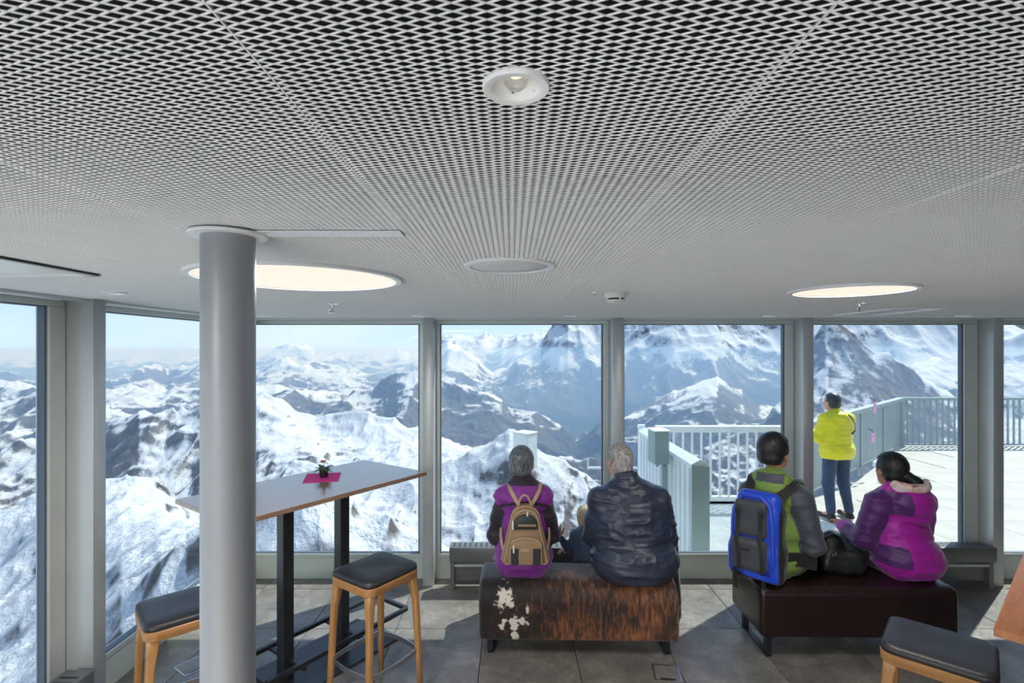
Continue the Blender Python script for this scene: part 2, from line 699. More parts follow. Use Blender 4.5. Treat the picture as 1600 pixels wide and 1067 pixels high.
SEAM = -0.2365            # x of the left seam
YS = 2.80                 # cross seam
bm = bmesh.new()
b2(bm, XL - 0.2, XR + 0.2, YB - 0.2, YF + 0.15, CEIL + 0.10, CEIL + 0.12)
ceiling = struct(put('ceiling', bm, M_DARK), 'white expanded metal mesh ceiling with dark void above')
Y0 = -0.55
nx0, nx1 = math.floor((XL - SEAM) / PW), math.ceil((XR - SEAM) / PW)
LL = YS - Y0 - 0.002
DOWN = (0.004, 0.531)
pan = {}
def place_panel(key, length, i, y, holes=()):
    k = key if not holes else (key, i)
    if k not in pan:
        V, Q = mesh_panel(length, holes)
        o = from_arrays('mesh_panel', V, Q, M_MESH, ceiling, False)
        pan[k] = o.data
    else:
        o = link(bpy.data.objects.new('mesh_panel', pan[k]), ceiling)
    o.location = (SEAM + i * PW, y, CEIL)
for i in range(nx0, nx1):
    hl = ((DOWN[0] - SEAM, DOWN[1] - Y0, 0.027),) if i == 0 else ()
    place_panel('long', LL, i, Y0, hl)
    place_panel('short', YF - YS - 0.03, i, YS + 0.002)
# edge strips that carry the panels
M_EDGE = simple('white_panel_edge', srgb(244, 246, 246), 0.3, 0, 0.02)
me_e = None
for i in range(nx0, nx1 + 1):
    if me_e is None:
        bm = bmesh.new()
        b2(bm, -0.0008, 0.0008, Y0, YF - 0.02, -0.0008, 0.0016)
        o = put('panel_edge', bm, M_EDGE, ceiling)
        me_e = o.data
    else:
        o = link(bpy.data.objects.new('panel_edge', me_e), ceiling)
    o.location = (SEAM + i * PW, 0, CEIL)
bm = bmesh.new()
b2(bm, XL, XR, YS - 0.0008, YS + 0.0008, CEIL - 0.0004, CEIL + 0.0016)
put('panel_edge', bm, M_EDGE, ceiling)
# plain ceiling behind the camera
bm = bmesh.new()
b2(bm, XL, XR, YB, Y0 - 0.003, CEIL, CEIL + 0.004)
put('ceiling_board', bm, M_WHITE, ceiling)
# roof slab
bm = bmesh.new()
b2(bm, XL - 0.45, XR + 0.45, YB - 0.45, YF + 0.16, CEIL + 0.20, CEIL + 0.34)
struct(put('wall_roof', bm, M_ROOF), 'flat roof slab over the glazed room')

# ================================================================== glazed walls
wcount = [0, 0]
def glazed_wall(side, org, rz, posts, stile_r=None, corner=True, label=''):
    """local x along the wall, local y outward; posts = centres along x; org = point at local 0"""
    R = Matrix.Rotation(rz, 3, 'Z')
    def W3(x, y, z=0):
        return Vector(org) + R @ Vector((x, y, z))
    # wall: lintel and plinth strips
    bm = bmesh.new()
    L0, L1 = posts[0] - 0.05, posts[-1] + 0.05
    b2(bm, L0, L1, 0.0, 0.16, CEIL + 0.004, CEIL + 0.20)
    b2(bm, L0, L1, 0.10, 0.16, -0.30, 0.0)
    w = struct(put('wall_' + side, bm, M_FRAME, None, False, org, (0, 0, rz)), 'grey lintel and plinth of the glazed %s wall' % side)
    # ceiling edge trim
    wcount[1] += 1
    bm = bmesh.new()
    b2(bm, L0, L1, -0.11, -0.065, CEIL - 0.016, CEIL + 0.006, 0.003, 1)
    b2(bm, L0, L1, -0.065, 0.0, CEIL - 0.010, CEIL + 0.006)
    struct(put('trim_%d' % wcount[1], bm, M_FRAME, None, False, org, (0, 0, rz)), 'pale trim along the ceiling edge, %s wall' % side)
    for i in range(len(posts)):
        wcount[1] += 1
        bm = bmesh.new()
        box(bm, (0, -0.055, (CEIL + 0.0) / 2), (0.088, 0.17, CEIL), 0, 0.006, 2)
        struct(put('trim_%d' % wcount[1], bm, M_POST, None, 'auto', W3(posts[i], 0), (0, 0, rz)), 'grey steel window post, %s wall' % side)
    for i in range(len(posts) - 1):
        wcount[0] += 1
        a, b = posts[i] + 0.046, posts[i + 1] - 0.046
        e = bpy.data.objects.new('window_%d' % wcount[0], None)
        COL.objects.link(e)
        e.location = W3(a, 0)
        e.rotation_euler = (0, 0, rz)
        struct(e, 'fixed full height glass window with grey frame, %s wall' % side)
        wd = b - a
        sl = 0.032
        sr = (stile_r or {}).get(i, 0.05)
        zt, zb = 2.172, 0.215
        for nm, x0, x1, z0, z1 in (('head_rail', 0, wd, zt, CEIL - 0.012), ('stile', 0, sl, zb, zt), ('stile', wd - sr, wd, zb, zt), ('sill_rail', 0, wd, zb - 0.035, zb)):
            bm = bmesh.new()
            b2(bm, x0, x1, 0.0, 0.07, z0, z1, 0.004, 1)
            put(nm, bm, M_FRAME, e)
        bm = bmesh.new()
        for x0, x1, z0, z1 in ((sl, sl + 0.008, zb, zt), (wd - sr - 0.012, wd - sr, zb, zt), (sl, wd - sr, zt - 0.006, zt), (sl, wd - sr, zb, zb + 0.006)):
            b2(bm, x0, x1, 0.012, 0.05, z0, z1)
        put('gasket', bm, M_GASKET, e)
        bm = bmesh.new()
        b2(bm, sl + 0.004, wd - sr - 0.004, 0.035, 0.039, zb + 0.002, zt - 0.002)
        put('glass_pane', bm, M_GLASS, e)
        bm = bmesh.new()
        b2(bm, 0, wd, 0.012, 0.09, 0.0, zb - 0.036)
        put('sill_panel', bm, M_SILL, e)

BAY = 1.57
FP = [-2.30, -0.692, 0.874, 2.447, 4.017, 5.587]
glazed_wall('front', (0, YF - 0.02, 0), 0.0, FP, {1: 0.05, 2: 0.075, 3: 0.12})
LP = [-5.0, -3.46, -1.90, -0.34, 1.20, 2.77, 4.36]
glazed_wall('left', (-2.315, 0, 0), PI / 2, LP, {4: 0.10})
M_PANEL = wood('dark_wood_panelling', srgb(70, 52, 40), srgb(98, 74, 56), 0.5, 2)
bm = bmesh.new()
b2(bm, 5.62, 5.76, YB, YF + 0.1, -0.24, CEIL + 0.2)  # wall out of view, solid and dark to cut light on the column
struct(put('wall_right', bm, M_PANEL), 'unseen wood side wall, made solid and dark to shade the column')
glazed_wall('back', (0, -4.97, 0), PI, [-v for v in FP[::-1]])
# ================================================================== mountains (one height field around the building)
def land():
    def c(*p):
        return np.array(p, float).reshape(-1, 2)
    layers = [   # (distance, crest line in picture coordinates)
        (16.0, c(-3000, 1500, 3000, 1500)),
        (75.0, c(-3000, 1150, -300, 1130, 0, 1075, 120, 985, 160, 950, 190, 918, 220, 900, 250, 872, 290, 850, 325, 818, 365, 790, 405, 772, 460, 752, 500, 748, 540, 775, 575, 800, 600, 812, 640, 835, 690, 860, 760, 930, 900, 1040, 3000, 1200)),
        (330.0, c(-3000, 900, -400, 860, 0, 795, 65, 770, 110, 752, 160, 738, 210, 735, 245, 752, 280, 780, 325, 815, 405, 860, 600, 900, 800, 960, 3000, 1150)),
        (750.0, c(-3000, 900, 0, 900, 300, 860, 405, 760, 470, 728, 560, 722, 610, 716, 660, 712, 690, 716, 715, 712, 740, 700, 765, 684, 782, 674, 795, 669, 806, 676, 822, 700, 845, 716, 870, 731, 900, 749, 943, 776, 1000, 815, 1100, 870, 3000, 950)),
        (1700.0, c(-3000, 720, 0, 700, 100, 700, 160, 694, 176, 677, 200, 655, 217, 642, 240, 646, 259, 652, 285, 645, 300, 640, 325, 630, 355, 618, 385, 617, 405, 621, 430, 628, 452, 641, 470, 652, 500, 668, 520, 668, 545, 664, 575, 661, 600, 663, 620, 668, 660, 682, 690, 697, 740, 715, 800, 770, 1000, 850, 1230, 800, 1400, 780, 3000, 760)),
        (3600.0, c(-3000, 640, 0, 640, 65, 620, 110, 622, 160, 640, 300, 660, 800, 720, 1000, 740, 1100, 690, 1180, 662, 1222, 620, 1245, 570, 1272, 528, 1292, 508, 1315, 518, 1344, 532, 1386, 553, 1424, 580, 1441, 600, 1470, 622, 1510, 640, 1600, 640, 1800, 620, 3000, 600)),
        (5600.0, c(-3000, 600, 0, 606, 160, 612, 230, 604, 325, 606, 405, 606, 430, 603, 480, 607, 520, 612, 545, 612, 565, 607, 600, 600, 612, 591, 620, 587, 640, 595, 660, 602, 686, 597, 700, 600, 725, 610, 760, 618, 785, 626, 800, 640, 830, 653, 860, 665, 900, 690, 943, 680, 975, 660, 1020, 632, 1072, 607, 1100, 592, 1121, 585, 1147, 611, 1185, 637, 1222, 650, 1300, 640, 1424, 585, 1460, 574, 1510, 572, 1600, 575, 3000, 580)),
        (11500.0, c(-3000, 590, 0, 600, 160, 588, 210, 584, 240, 579, 262, 589, 285, 576, 324, 572, 345, 580, 405, 578, 450, 572, 500, 578, 560, 590, 640, 600, 680, 560, 700, 545, 720, 552, 745, 565, 770, 585, 790, 580, 815, 560, 835, 540, 845, 530, 852, 518, 862, 505, 875, 489, 888, 476, 902, 488, 930, 496, 960, 480, 1000, 462, 1050, 440, 1100, 452, 1200, 425, 1300, 440, 1400, 462, 1500, 480, 1600, 488, 1900, 520, 3000, 560)),
        (23000.0, c(-3000, 575, 0, 579, 65, 577, 160, 580, 324, 574, 405, 560, 430, 557, 450, 555, 465, 556, 478, 550, 492, 558, 520, 556, 540, 557, 560, 554, 580, 558, 600, 556, 618, 555, 630, 551, 640, 556, 650, 553, 660, 556, 675, 545, 686, 533, 697, 528, 708, 532, 725, 530, 745, 531, 765, 538, 790, 532, 815, 534, 843, 537, 900, 540, 1000, 500, 1600, 500, 3000, 560)),
    ]
    fr = np.radians(np.linspace(-56, 56, 1000))
    bk = np.radians(np.linspace(56, 304, 150)[1:-1])
    th = np.concatenate([fr, bk])
    thw = (th + PI) % (2 * PI) - PI
    tc = np.clip(thw, -1.2, 1.2)
    px = HX + F * np.tan(tc)
    cosc = np.cos(tc)
    crest = [np.interp(px, L[:, 0], L[:, 1]) for _, L in layers]
    # behind the viewer the slopes level out gently
    back = np.clip((np.abs(thw) - 1.0) / 0.5, 0, 1)
    ys, pys = [], []
    gentle = [547 + 820 * g for g in (0.42, 0.17, 0.13, 0.11, 0.09, 0.07, 0.05, 0.01, -0.02)]
    for k, (d, _) in enumerate(layers):
        crest[k] = crest[k] * (1 - back) + gentle[k] * back
    for k in range(len(layers)):
        d = layers[k][0]
        if k:
            d0 = layers[k - 1][0]
            dv = math.sqrt(d0 * d) if k < 7 else (d0 * 0.45 + d * 0.55)
            drop = 10 if k < 3 else 26
            ys.append(math.log(dv))
            pys.append(np.maximum(crest[k - 1] + drop, crest[k] + 12))
        ys.append(math.log(d))
        pys.append(crest[k])
    ys.append(math.log(42000.0))
    pys.append(np.full_like(px, 640.0))
    ys, pys = np.array(ys), np.array(pys)
    # many rows on the slopes that face the building, few on the far sides
    seg = [np.linspace(math.log(11.0), ys[0], 10)[:-1]]
    for q in range(len(ys) - 1):
        seg.append(np.linspace(ys[q], ys[q + 1], (12 if q % 2 == 0 else 88) + 1)[:-1])
    lr = np.concatenate(seg + [ys[-1:]])
    j = np.clip(np.searchsorted(ys, lr) - 1, 0, len(ys) - 2)
    t = np.clip((lr - ys[j]) / (ys[j + 1] - ys[j]), 0, 1)
    PY = pys[j] * (1 - t[:, None]) + pys[j + 1] * t[:, None]      # rows x cols
    D = np.exp(lr)[:, None]                                        # depth along the view for the front, radius behind
    # depth -> radius
    fade = np.clip((np.abs(thw) - 0.95) / 0.35, 0, 1)
    Rr = D / (cosc * (1 - fade) + fade)[None, :]
    X = Rr * np.sin(thw)[None, :]
    Y = Rr * np.cos(thw)[None, :]
    Z = CAM + (HY - PY) / F * D
    # fractal relief in world metres
    wob = 0
    for o, L in enumerate([5200, 2600, 1300, 650, 320, 160, 80, 40, 20, 10, 5]):
        n = noise2(X / L + 31.7 * o, Y / L + 11.3 * o, o)
        rid = 1 - np.abs(2 * n - 1)
        amp = np.clip((D * 0.30 - L) / (D * 0.15), 0, 1) * np.clip((L - D * 0.006) / (D * 0.010), 0, 1)
        wob = wob + (rid - 0.6) * L * 0.24 * amp
    Z = Z + wob * np.clip((D - 20) / 60, 0, 1)
    Z = np.where(D < 14.5, np.minimum(Z, -4.0 - 5 * (1 - back)[None, :]), Z)
    nr, nc = Z.shape
    V = np.stack([X, Y, Z], -1).reshape(-1, 3)
    a = np.arange(nr - 1)[:, None] * nc + np.arange(nc)[None, :]
    b = np.arange(nr - 1)[:, None] * nc + (np.arange(nc)[None, :] + 1) % nc
    Q = np.stack([a, b, b + nc, a + nc], -1).reshape(-1, 4)
    t = MT('snow_and_rock')
    g = t.node('ShaderNodeNewGeometry')
    sp = t.node('ShaderNodeSeparateXYZ')
    t.link(g.outputs['Position'], sp.inputs[0])
    sn = t.node('ShaderNodeSeparateXYZ')
    t.link(g.outputs['Normal'], sn.inputs[0])
    big = t.noise(g.outputs['Position'], 1 / 900.0, 13, 0.62, 0.3)
    fine = t.noise(g.outputs['Position'], 1 / 60.0, 9, 0.65, 0.2)
    # snow lies on flat ground, less on steep faces and low down
    slope = t.math('MULTIPLY_ADD', sn.outputs[2], 1.9, -1.50)
    alt = t.math('MULTIPLY_ADD', sp.outputs[2], 1 / 800.0, 0.64)
    alt = t.math('MINIMUM', alt, 0.57)
    s = t.math('ADD', t.math('ADD', slope, alt), t.math('MULTIPLY_ADD', big, 2.3, -1.15))
    s = t.math('ADD', s, t.math('MULTIPLY_ADD', fine, 1.1, -0.55))
    rag = t.noise(g.outputs['Position'], 1 / 5.0, 6, 0.7)
    s = t.math('ADD', s, t.math('MULTIPLY_ADD', rag, 0.7, -0.35))
    fac = t.math('MULTIPLY_ADD', s, 4.5, 0.35, clamp=True)
    rockc = t.ramp(fine, [(0.30, srgb(62, 62, 66)), (0.55, srgb(104, 100, 98)), (0.75, srgb(136, 124, 100))])
    low = t.math('MULTIPLY_ADD', sp.outputs[2], 1 / 900.0, 1.35, clamp=True)
    rockc = t.mix(low, srgb(46, 54, 56), rockc)
    colr = t.mix(fac, rockc, (0.53, 0.545, 0.56))
    t.set(**{'Base Color': colr, 'Roughness': 0.85})
    t.b.inputs['Specular IOR Level'].default_value = 0.1
    bn = t.node('ShaderNodeBump')
    bn.inputs['Strength'].default_value = 0.9
    bn.inputs['Distance'].default_value = 110.0
    t.link(big, bn.inputs['Height'])
    bn2 = t.node('ShaderNodeBump')
    bn2.inputs['Strength'].default_value = 0.22
    bn2.inputs['Distance'].default_value = 4.0
    t.link(fine, bn2.inputs['Height'])
    t.link(bn.outputs[0], bn2.inputs['Normal'])
    t.link(bn2.outputs[0], t.b.inputs['Normal'])
    o = from_arrays('mountain_terrain', V, Q, t.m, None, True)
    o['kind'] = 'structure'
    o['label'] = 'snowy alpine peaks, ridges and blue valleys outside the windows'
    return o
mountains = land()

# haze over the valleys: one big body of slightly scattering air
bm = bmesh.new()
b2(bm, -45000, 45000, 400, 26000, -4000, 40)
hz = MT('mountain_haze')
hz.n.remove(hz.b)
vs = hz.node('ShaderNodeVolumeScatter')
vs.inputs['Color'].default_value = (0.37, 0.60, 1.0, 1)
vs.inputs['Density'].default_value = 1 / 10500.0
vs.inputs['Anisotropy'].default_value = 0.2
hz.link(vs.outputs[0], hz.out.inputs['Volume'])
o = put('mountain_haze', bm, hz.m)
o['kind'] = 'stuff'
o['label'] = 'thin blue haze over the distant valleys'
# ================================================================== pale floor added out of view to bounce light onto the ceiling
M_PALE = simple('pale_bounce_floor', srgb(214, 210, 202), 0.5, 0, 0.05, 3)
bm = bmesh.new()
b2(bm, XL + 0.02, 1.0, YB + 0.02, -0.35, 0.0, 0.004)
put('bounce_floor_zone', bm, M_PALE, floor)

# ================================================================== ceiling fixtures
def emis(name, col, st):
    t = MT(name)
    n = t.noise(t.coord('Object'), 3.0, 2)
    t.set(**{'Base Color': (0.12, 0.12, 0.12), 'Emission Color': t.ramp(n, [(0.2, col), (0.8, tuple(min(1, c * 1.04) for c in col))]), 'Emission Strength': st, 'Roughness': 0.5})
    return t.m
M_GLOW = emis('warm_diffuser', (1.0, 0.86, 0.71), 0.66)

def round_light(x, y, r, label, watt):
    t = thing('ceiling_light', label, 'ceiling light', (x, y, CEIL), 0, 'round ceiling lights')
    bm = bmesh.new()
    lathe(bm, [(r - 0.024, -0.004), (r - 0.022, -0.011), (r - 0.002, -0.011), (r, -0.008), (r, 0.0), (r - 0.024, 0.0), (r - 0.024, -0.004)], 64)
    put('rim', bm, M_WHITE, t, 'auto')
    bm = bmesh.new()
    lathe(bm, [(0, -0.006), (r - 0.0235, -0.006), (r - 0.0235, -0.002), (0, -0.002)], 64)
    put('diffuser', bm, M_GLOW, t)
    ld = bpy.data.lights.new('lamp', 'AREA')
    ld.shape = 'DISK'
    ld.size = 2 * r - 0.06
    ld.energy = watt
    ld.color = (1.0, 0.94, 0.88)
    lo = bpy.data.objects.new('lamp', ld)
    link(lo, t)
    lo.location = (0, 0, -0.008)
    return t
round_light(-0.78, 1.925, 0.368, 'large warm glowing round ceiling light behind the column', 14)
round_light(1.50, 2.32, 0.252, 'smaller warm glowing oval-looking round ceiling light at right', 10)
for q, (x, y) in enumerate(((-1.6, -1.2), (0.8, -1.6), (-1.6, -3.4), (0.8, -3.6))):  # fill lights added out of view to brighten mesh, backs and column
    round_light(x, y, 0.368, 'added unseen round fill light behind the viewer, %s and %s' % (('on the left side', 'on the right side')[q % 2], ('nearer the viewer', 'by the back wall')[q // 2]), (98, 6, 76, 6)[q])

# recessed spotlight near the viewer
t = thing('recessed_spotlight', 'small white recessed spotlight in the mesh near the viewer', 'spotlight', (DOWN[0], DOWN[1], CEIL))
bm = bmesh.new()
lathe(bm, [(0.0338, 0.0015), (0.0338, -0.0040), (0.0330, -0.0050), (0.0250, -0.0044), (0.0240, -0.0036), (0.0185, 0.0095), (0.0150, 0.0130), (0.0, 0.0135)], 64)
put('housing', bm, simple('bright_white_enamel', (0.92, 0.93, 0.95), 0.4, 0, 0.01), t, 'auto')
M_LENS = MT('clear_lens')
M_LENS.set(**{'Base Color': M_LENS.ramp(M_LENS.noise(M_LENS.coord('Object'), 40), [(0.3, (0.9, 0.92, 0.95)), (0.7, (1, 1, 1))]), 'Roughness': 0.03, 'Transmission Weight': 0.9, 'IOR': 1.45})
bm = bmesh.new()
lathe(bm, [(0.0135, 0.0130), (0.0130, 0.006), (0.0112, 0.000), (0.0075, -0.0035), (0.004, -0.0030), (0.0, -0.0020)], 40)
put('lens', bm, M_LENS.m, t, True)
bm = bmesh.new()
tube(bm, (0, 0.0005, 0.0085), (0, 0.0005, 0.0128), 0.0034, 0.0042, 20)
put('led', bm, emis('led_chip', (1.0, 0.9, 0.5), 1.2), t)
bm = bmesh.new()
tube(bm, (-0.003, 0.0192, 0.002), (-0.003, 0.0205, 0.006), 0.0014, 0.0014, 12)
put('screw', bm, M_GASKET, t)

# loudspeaker
t = thing('ceiling_loudspeaker', 'flush white round loudspeaker grille in the mesh ceiling', 'loudspeaker', (-0.008, 1.66, CEIL))
R = 0.1447
bm = bmesh.new()
lathe(bm, [(R - 0.020, -0.003), (R - 0.019, -0.0075), (R - 0.004, -0.0075), (R, -0.004), (R, 0.003), (R - 0.020, 0.003), (R - 0.020, -0.003)], 64)
put('rim', bm, M_WHITE, t, 'auto')
def grille_mat():
    t = MT('speaker_grille_white')
    v = t.node('ShaderNodeTexVoronoi')
    v.inputs['Scale'].default_value = 260.0
    t.link(t.coord('Object'), v.inputs['Vector'])
    t.set(**{'Base Color': t.ramp(v.outputs['Distance'], [(0.25, srgb(196, 200, 202)), (0.5, srgb(232, 234, 236))]), 'Roughness': 0.5})
    return t.m
bm = bmesh.new()
lathe(bm, [(0, -0.0055), (0.06, -0.0052), (R - 0.021, -0.0040), (R - 0.0205, 0.0), (0, 0.0)], 64)
put('grille', bm, grille_mat(), t, True)

# smoke detector and its indicator
t = thing('smoke_detector', 'off-white round smoke detector with dark slot under the ceiling', 'smoke detector', (0.482, 2.44, CEIL))
M_CREAM = simple('off_white_plastic', srgb(232, 235, 224), 0.4, 0, 0.02)
bm = bmesh.new()
lathe(bm, [(0, 0.0), (0.052, 0.0), (0.053, -0.006), (0.052, -0.016), (0.046, -0.027), (0.0, -0.027)], 40)
put('base', bm, M_CREAM, t, 'auto')
bm = bmesh.new()
lathe(bm, [(0.0, -0.027), (0.036, -0.027), (0.036, -0.036), (0, -0.036)], 32)
put('sensor_chamber', bm, M_BLACKSTEEL, t, 'auto')
bm = bmesh.new()
lathe(bm, [(0, -0.0355), (0.043, -0.0355), (0.042, -0.042), (0.034, -0.047), (0, -0.049)], 40)
put('cap', bm, M_CREAM, t, 'auto')
for a in (0.3, 1.87, 3.44, 5.0):
    bm = bmesh.new()
    box(bm, (0.043 * math.cos(a), 0.043 * math.sin(a), -0.0315), (0.006, 0.008, 0.010), a)
    put('strut', bm, M_CREAM, t)
t = thing('indicator_lamp', 'tiny clear indicator dome beside the smoke detector', 'indicator', (0.384, 2.42, CEIL))
bm = bmesh.new()
lathe(bm, [(0.0, 0.0), (0.015, 0.0), (0.015, -0.004), (0.012, -0.008), (0, -0.008)], 24)
put('base', bm, M_WHITE, t, 'auto')
bm = bmesh.new()
lathe(bm, [(0.009, -0.0078), (0.008, -0.013), (0, -0.016)], 20)
put('dome', bm, M_LENS.m, t, True)

# sprinklers
M_CHROME = simple('chrome', (0.75, 0.75, 0.76), 0.12, 1.0, 0.03)
def sprinkler(x, y, label):
    t = thing('sprinkler', label, 'sprinkler', (x, y, CEIL), 0.4, 'ceiling sprinklers')
    bm = bmesh.new()
    lathe(bm, [(0, 0), (0.034, 0), (0.034, -0.003), (0.012, -0.008), (0, -0.008)], 32)
    put('rosette', bm, M_CHROME, t, 'auto')
    bm = bmesh.new()
    tube(bm, (0, 0, -0.007), (0, 0, -0.022), 0.009, 0.008, 16)
    put('nozzle', bm, M_CHROME, t, 'auto')
    bm = bmesh.new()
    tube(bm, (0, 0, -0.021), (0, 0, -0.045), 0.0035, 0.0035, 10)
    put('bulb', bm, simple('red_bulb', (0.55, 0.25, 0.2), 0.1), t, 'auto')
    for s in (-1, 1):
        bm = bmesh.new()
        path(bm, [(0.008 * s, 0, -0.018), (0.017 * s, 0, -0.026), (0.017 * s, 0, -0.040), (0.004 * s, 0, -0.050)], 0.0022, 8)
        put('yoke_arm', bm, M_CHROME, t, True)
    bm = bmesh.new()
    lathe(bm, [(0, -0.049), (0.022, -0.0505), (0.023, -0.0535), (0, -0.052)], 24)
    put('deflector', bm, M_CHROME, t, 'auto')
sprinkler(-1.03, 3.01, 'small chrome sprinkler hanging left of the wide mesh centre')
sprinkler(1.967, 2.97, 'small chrome sprinkler beside the white access frame at right')

# flush trims close to the windows
def spot(x, y, label):
    t = thing('perimeter_spotlight', label, 'spotlight', (x, y, CEIL), 0, 'flush spotlights along the windows')
    bm = bmesh.new()
    lathe(bm, [(0.036, -0.004), (0.037, -0.008), (0.050, -0.006), (0.052, 0.0), (0.036, 0.0), (0.036, -0.004)], 36)
    put('trim_ring', bm, M_WHITE, t, 'auto')
    bm = bmesh.new()
    lathe(bm, [(0, -0.003), (0.0365, -0.003), (0.0365, 0.0), (0, 0.0)], 30)
    put('lens', bm, emis('soft_white_lens', (0.95, 0.95, 0.92), 0.5), t)
for x, w in ((-1.92, 'just right of the column top'), (-0.72, 'above the first post right of the table'), (0.46, 'above the window behind the purple jacket'), (2.0, 'above the green jacket man'), (3.50, 'at far right above the magenta jacket woman')):
    spot(x, 4.07, 'flush white spotlight ring ' + w)
spot(-1.85, 2.44, 'flush white spotlight ring above the left windows')

# access hatches
def hatch(x0, x1, y0, y1, label, dark=False):
    t = thing('access_hatch', label, 'hatch', ((x0 + x1) / 2, (y0 + y1) / 2, CEIL))
    a, b = (x1 - x0) / 2, (y1 - y0) / 2
    for nm, c, s in (('frame_bar', (-a, 0), (0.035, 2 * b)), ('frame_bar', (a, 0), (0.035, 2 * b)), ('frame_bar', (0, -b), (2 * a + 0.035, 0.035)), ('frame_bar', (0, b), (2 * a + 0.035, 0.035))):
        bm = bmesh.new()
        box(bm, (c[0], c[1], -0.006), (s[0], s[1], 0.010), 0, 0.002, 1)
        put(nm, bm, M_WHITE, t)
    if dark:
        bm = bmesh.new()
        b2(bm, a + 0.018, a + 0.023, -b, b, -0.008, 0.0)  # thin dark strip along the hatch edge
        put('dark_edge_profile', bm, M_BLACKSTEEL, t)
        bm = bmesh.new()
        b2(bm, -a + 0.02, a - 0.02, -b + 0.02, b - 0.02, -0.004, -0.001)
        put('panel', bm, M_WHITE, t)
hatch(2.40, 2.70, 3.28, 3.92, 'white rectangular access frame in the ceiling at right')
hatch(-1.80, -1.47, 1.05, 1.84, 'white access hatch with dark edge in the ceiling at far left', True)

# ================================================================== column
CX, CY, CR = -0.643, 1.19, 0.0565
t = thing('column', 'round pale grey steel column rising from floor to mesh ceiling', 'column', (CX, CY, 0))
M_COL = MT('grey_column_paint')
co = M_COL.coord('Object', (1, 1, 0.25))
M_COL.set(**{'Base Color': M_COL.ramp(M_COL.noise(co, 4, 5), [(0.3, srgb(142, 146, 152)), (0.7, srgb(160, 164, 168))]), 'Roughness': 0.38, 'Metallic': 0.15})
M_COL.bump(M_COL.noise(co, 22, 4), 0.12, 0.002)
bm = bmesh.new()
lathe(bm, [(0, 0), (CR, 0), (CR, CEIL - 0.006), (0, CEIL - 0.006)], 64)
put('shaft', bm, M_COL.m, t, 'auto')
bm = bmesh.new()
lathe(bm, [(CR - 0.001, -0.012), (0.080, -0.012), (0.082, -0.010), (0.082, -0.006), (CR - 0.001, -0.006), (CR - 0.001, -0.012)], 64, (0, 0, CEIL))
put('collar', bm, M_WHITE, t, 'auto')
bm = bmesh.new()
b2(bm, SEAM - PW + 0.01 - CX, SEAM - 0.012 - CX, -0.026, 0.026, CEIL - 0.006, CEIL - 0.003)
put('cover_strip', bm, M_WHITE, t)

# ================================================================== convectors below the windows
def convector(name_label, loc, L, rz=0.0):
    t = thing('convector', name_label, 'heater', loc, rz, 'low grey convectors under the windows')
    bm = bmesh.new()
    b2(bm, 0, L, -0.07, 0.07, 0.225, 0.345, 0.006, 2)
    put('casing', bm, M_HEATER, t, 'auto')
    bm = bmesh.new()
    b2(bm, 0.012, L - 0.012, -0.062, 0.062, 0.185, 0.205, 0.004, 1)
    put('lower_tray', bm, M_FRAME, t)
    bm = bmesh.new()
    b2(bm, 0.03, L - 0.03, -0.02, 0.04, 0.06, 0.186)
    put('element', bm, M_HEATER, t)
    for x in (0.02, L - 0.045):
        bm = bmesh.new()
        b2(bm, x - 0.012, x + 0.022, -0.065, 0.055, 0.0, 0.226, 0.003, 1)
        put('foot', bm, M_HEATER, t)
    n = int(L / 0.045)
    bm = bmesh.new()
    for i in range(n):
        b2(bm, 0.03 + i * (L - 0.06) / n, 0.03 + i * (L - 0.06) / n + 0.012, -0.045, 0.045, 0.3445, 0.3465)
    o = put('outlet_slots', bm, M_BLACKSTEEL, t)
    o['kind'] = 'stuff'
convector('low grey convector behind the woman with the beige backpack', (-0.51, 4.33, 0), 1.30)
convector('low grey convector under the window at far right', (2.58, 4.33, 0), 1.36)
convector('low grey convector at the bottom left corner window', (-2.17, 1.34, 0), 1.30, PI / 2)
# ================================================================== furniture
M_OAK = wood('oiled_oak', srgb(150, 106, 62), srgb(192, 146, 94), 0.4, 2)
M_OAKX = wood('oiled_oak_rail', srgb(146, 100, 58), srgb(190, 142, 92), 0.4, 0)
M_LEATHER = simple('black_leather', srgb(40, 40, 44), 0.42, 0, 0.2, 8, 0.25, 180)
M_STEEL = simple('brushed_steel', (0.52, 0.53, 0.54), 0.32, 1.0, 0.08, 30)

def tabletop_mat(name, a, b, rough):
    return wood(name, a, b, rough, 0, 0.8)

def round_rect(hx, hy, r, n=6):
    pts = []
    for sx, sy, a0 in ((1, 1, 0), (-1, 1, 90), (-1, -1, 180), (1, -1, 270)):
        for k in range(n + 1):
            a = math.radians(a0 + 90 * k / n)
            pts.append((sx * (hx - r) + r * math.cos(a), sy * (hy - r) + r * math.sin(a)))
    return pts

def loft(bm, rings, cap=True):
    R = [[bm.verts.new(p) for p in ring] for ring in rings]
    n = len(R[0])
    for A, B in zip(R[:-1], R[1:]):
        for k in range(n):
            bm.faces.new((A[k], A[(k + 1) % n], B[(k + 1) % n], B[k]))
    if cap:
        bm.faces.new(R[0][::-1])
        bm.faces.new(R[-1])

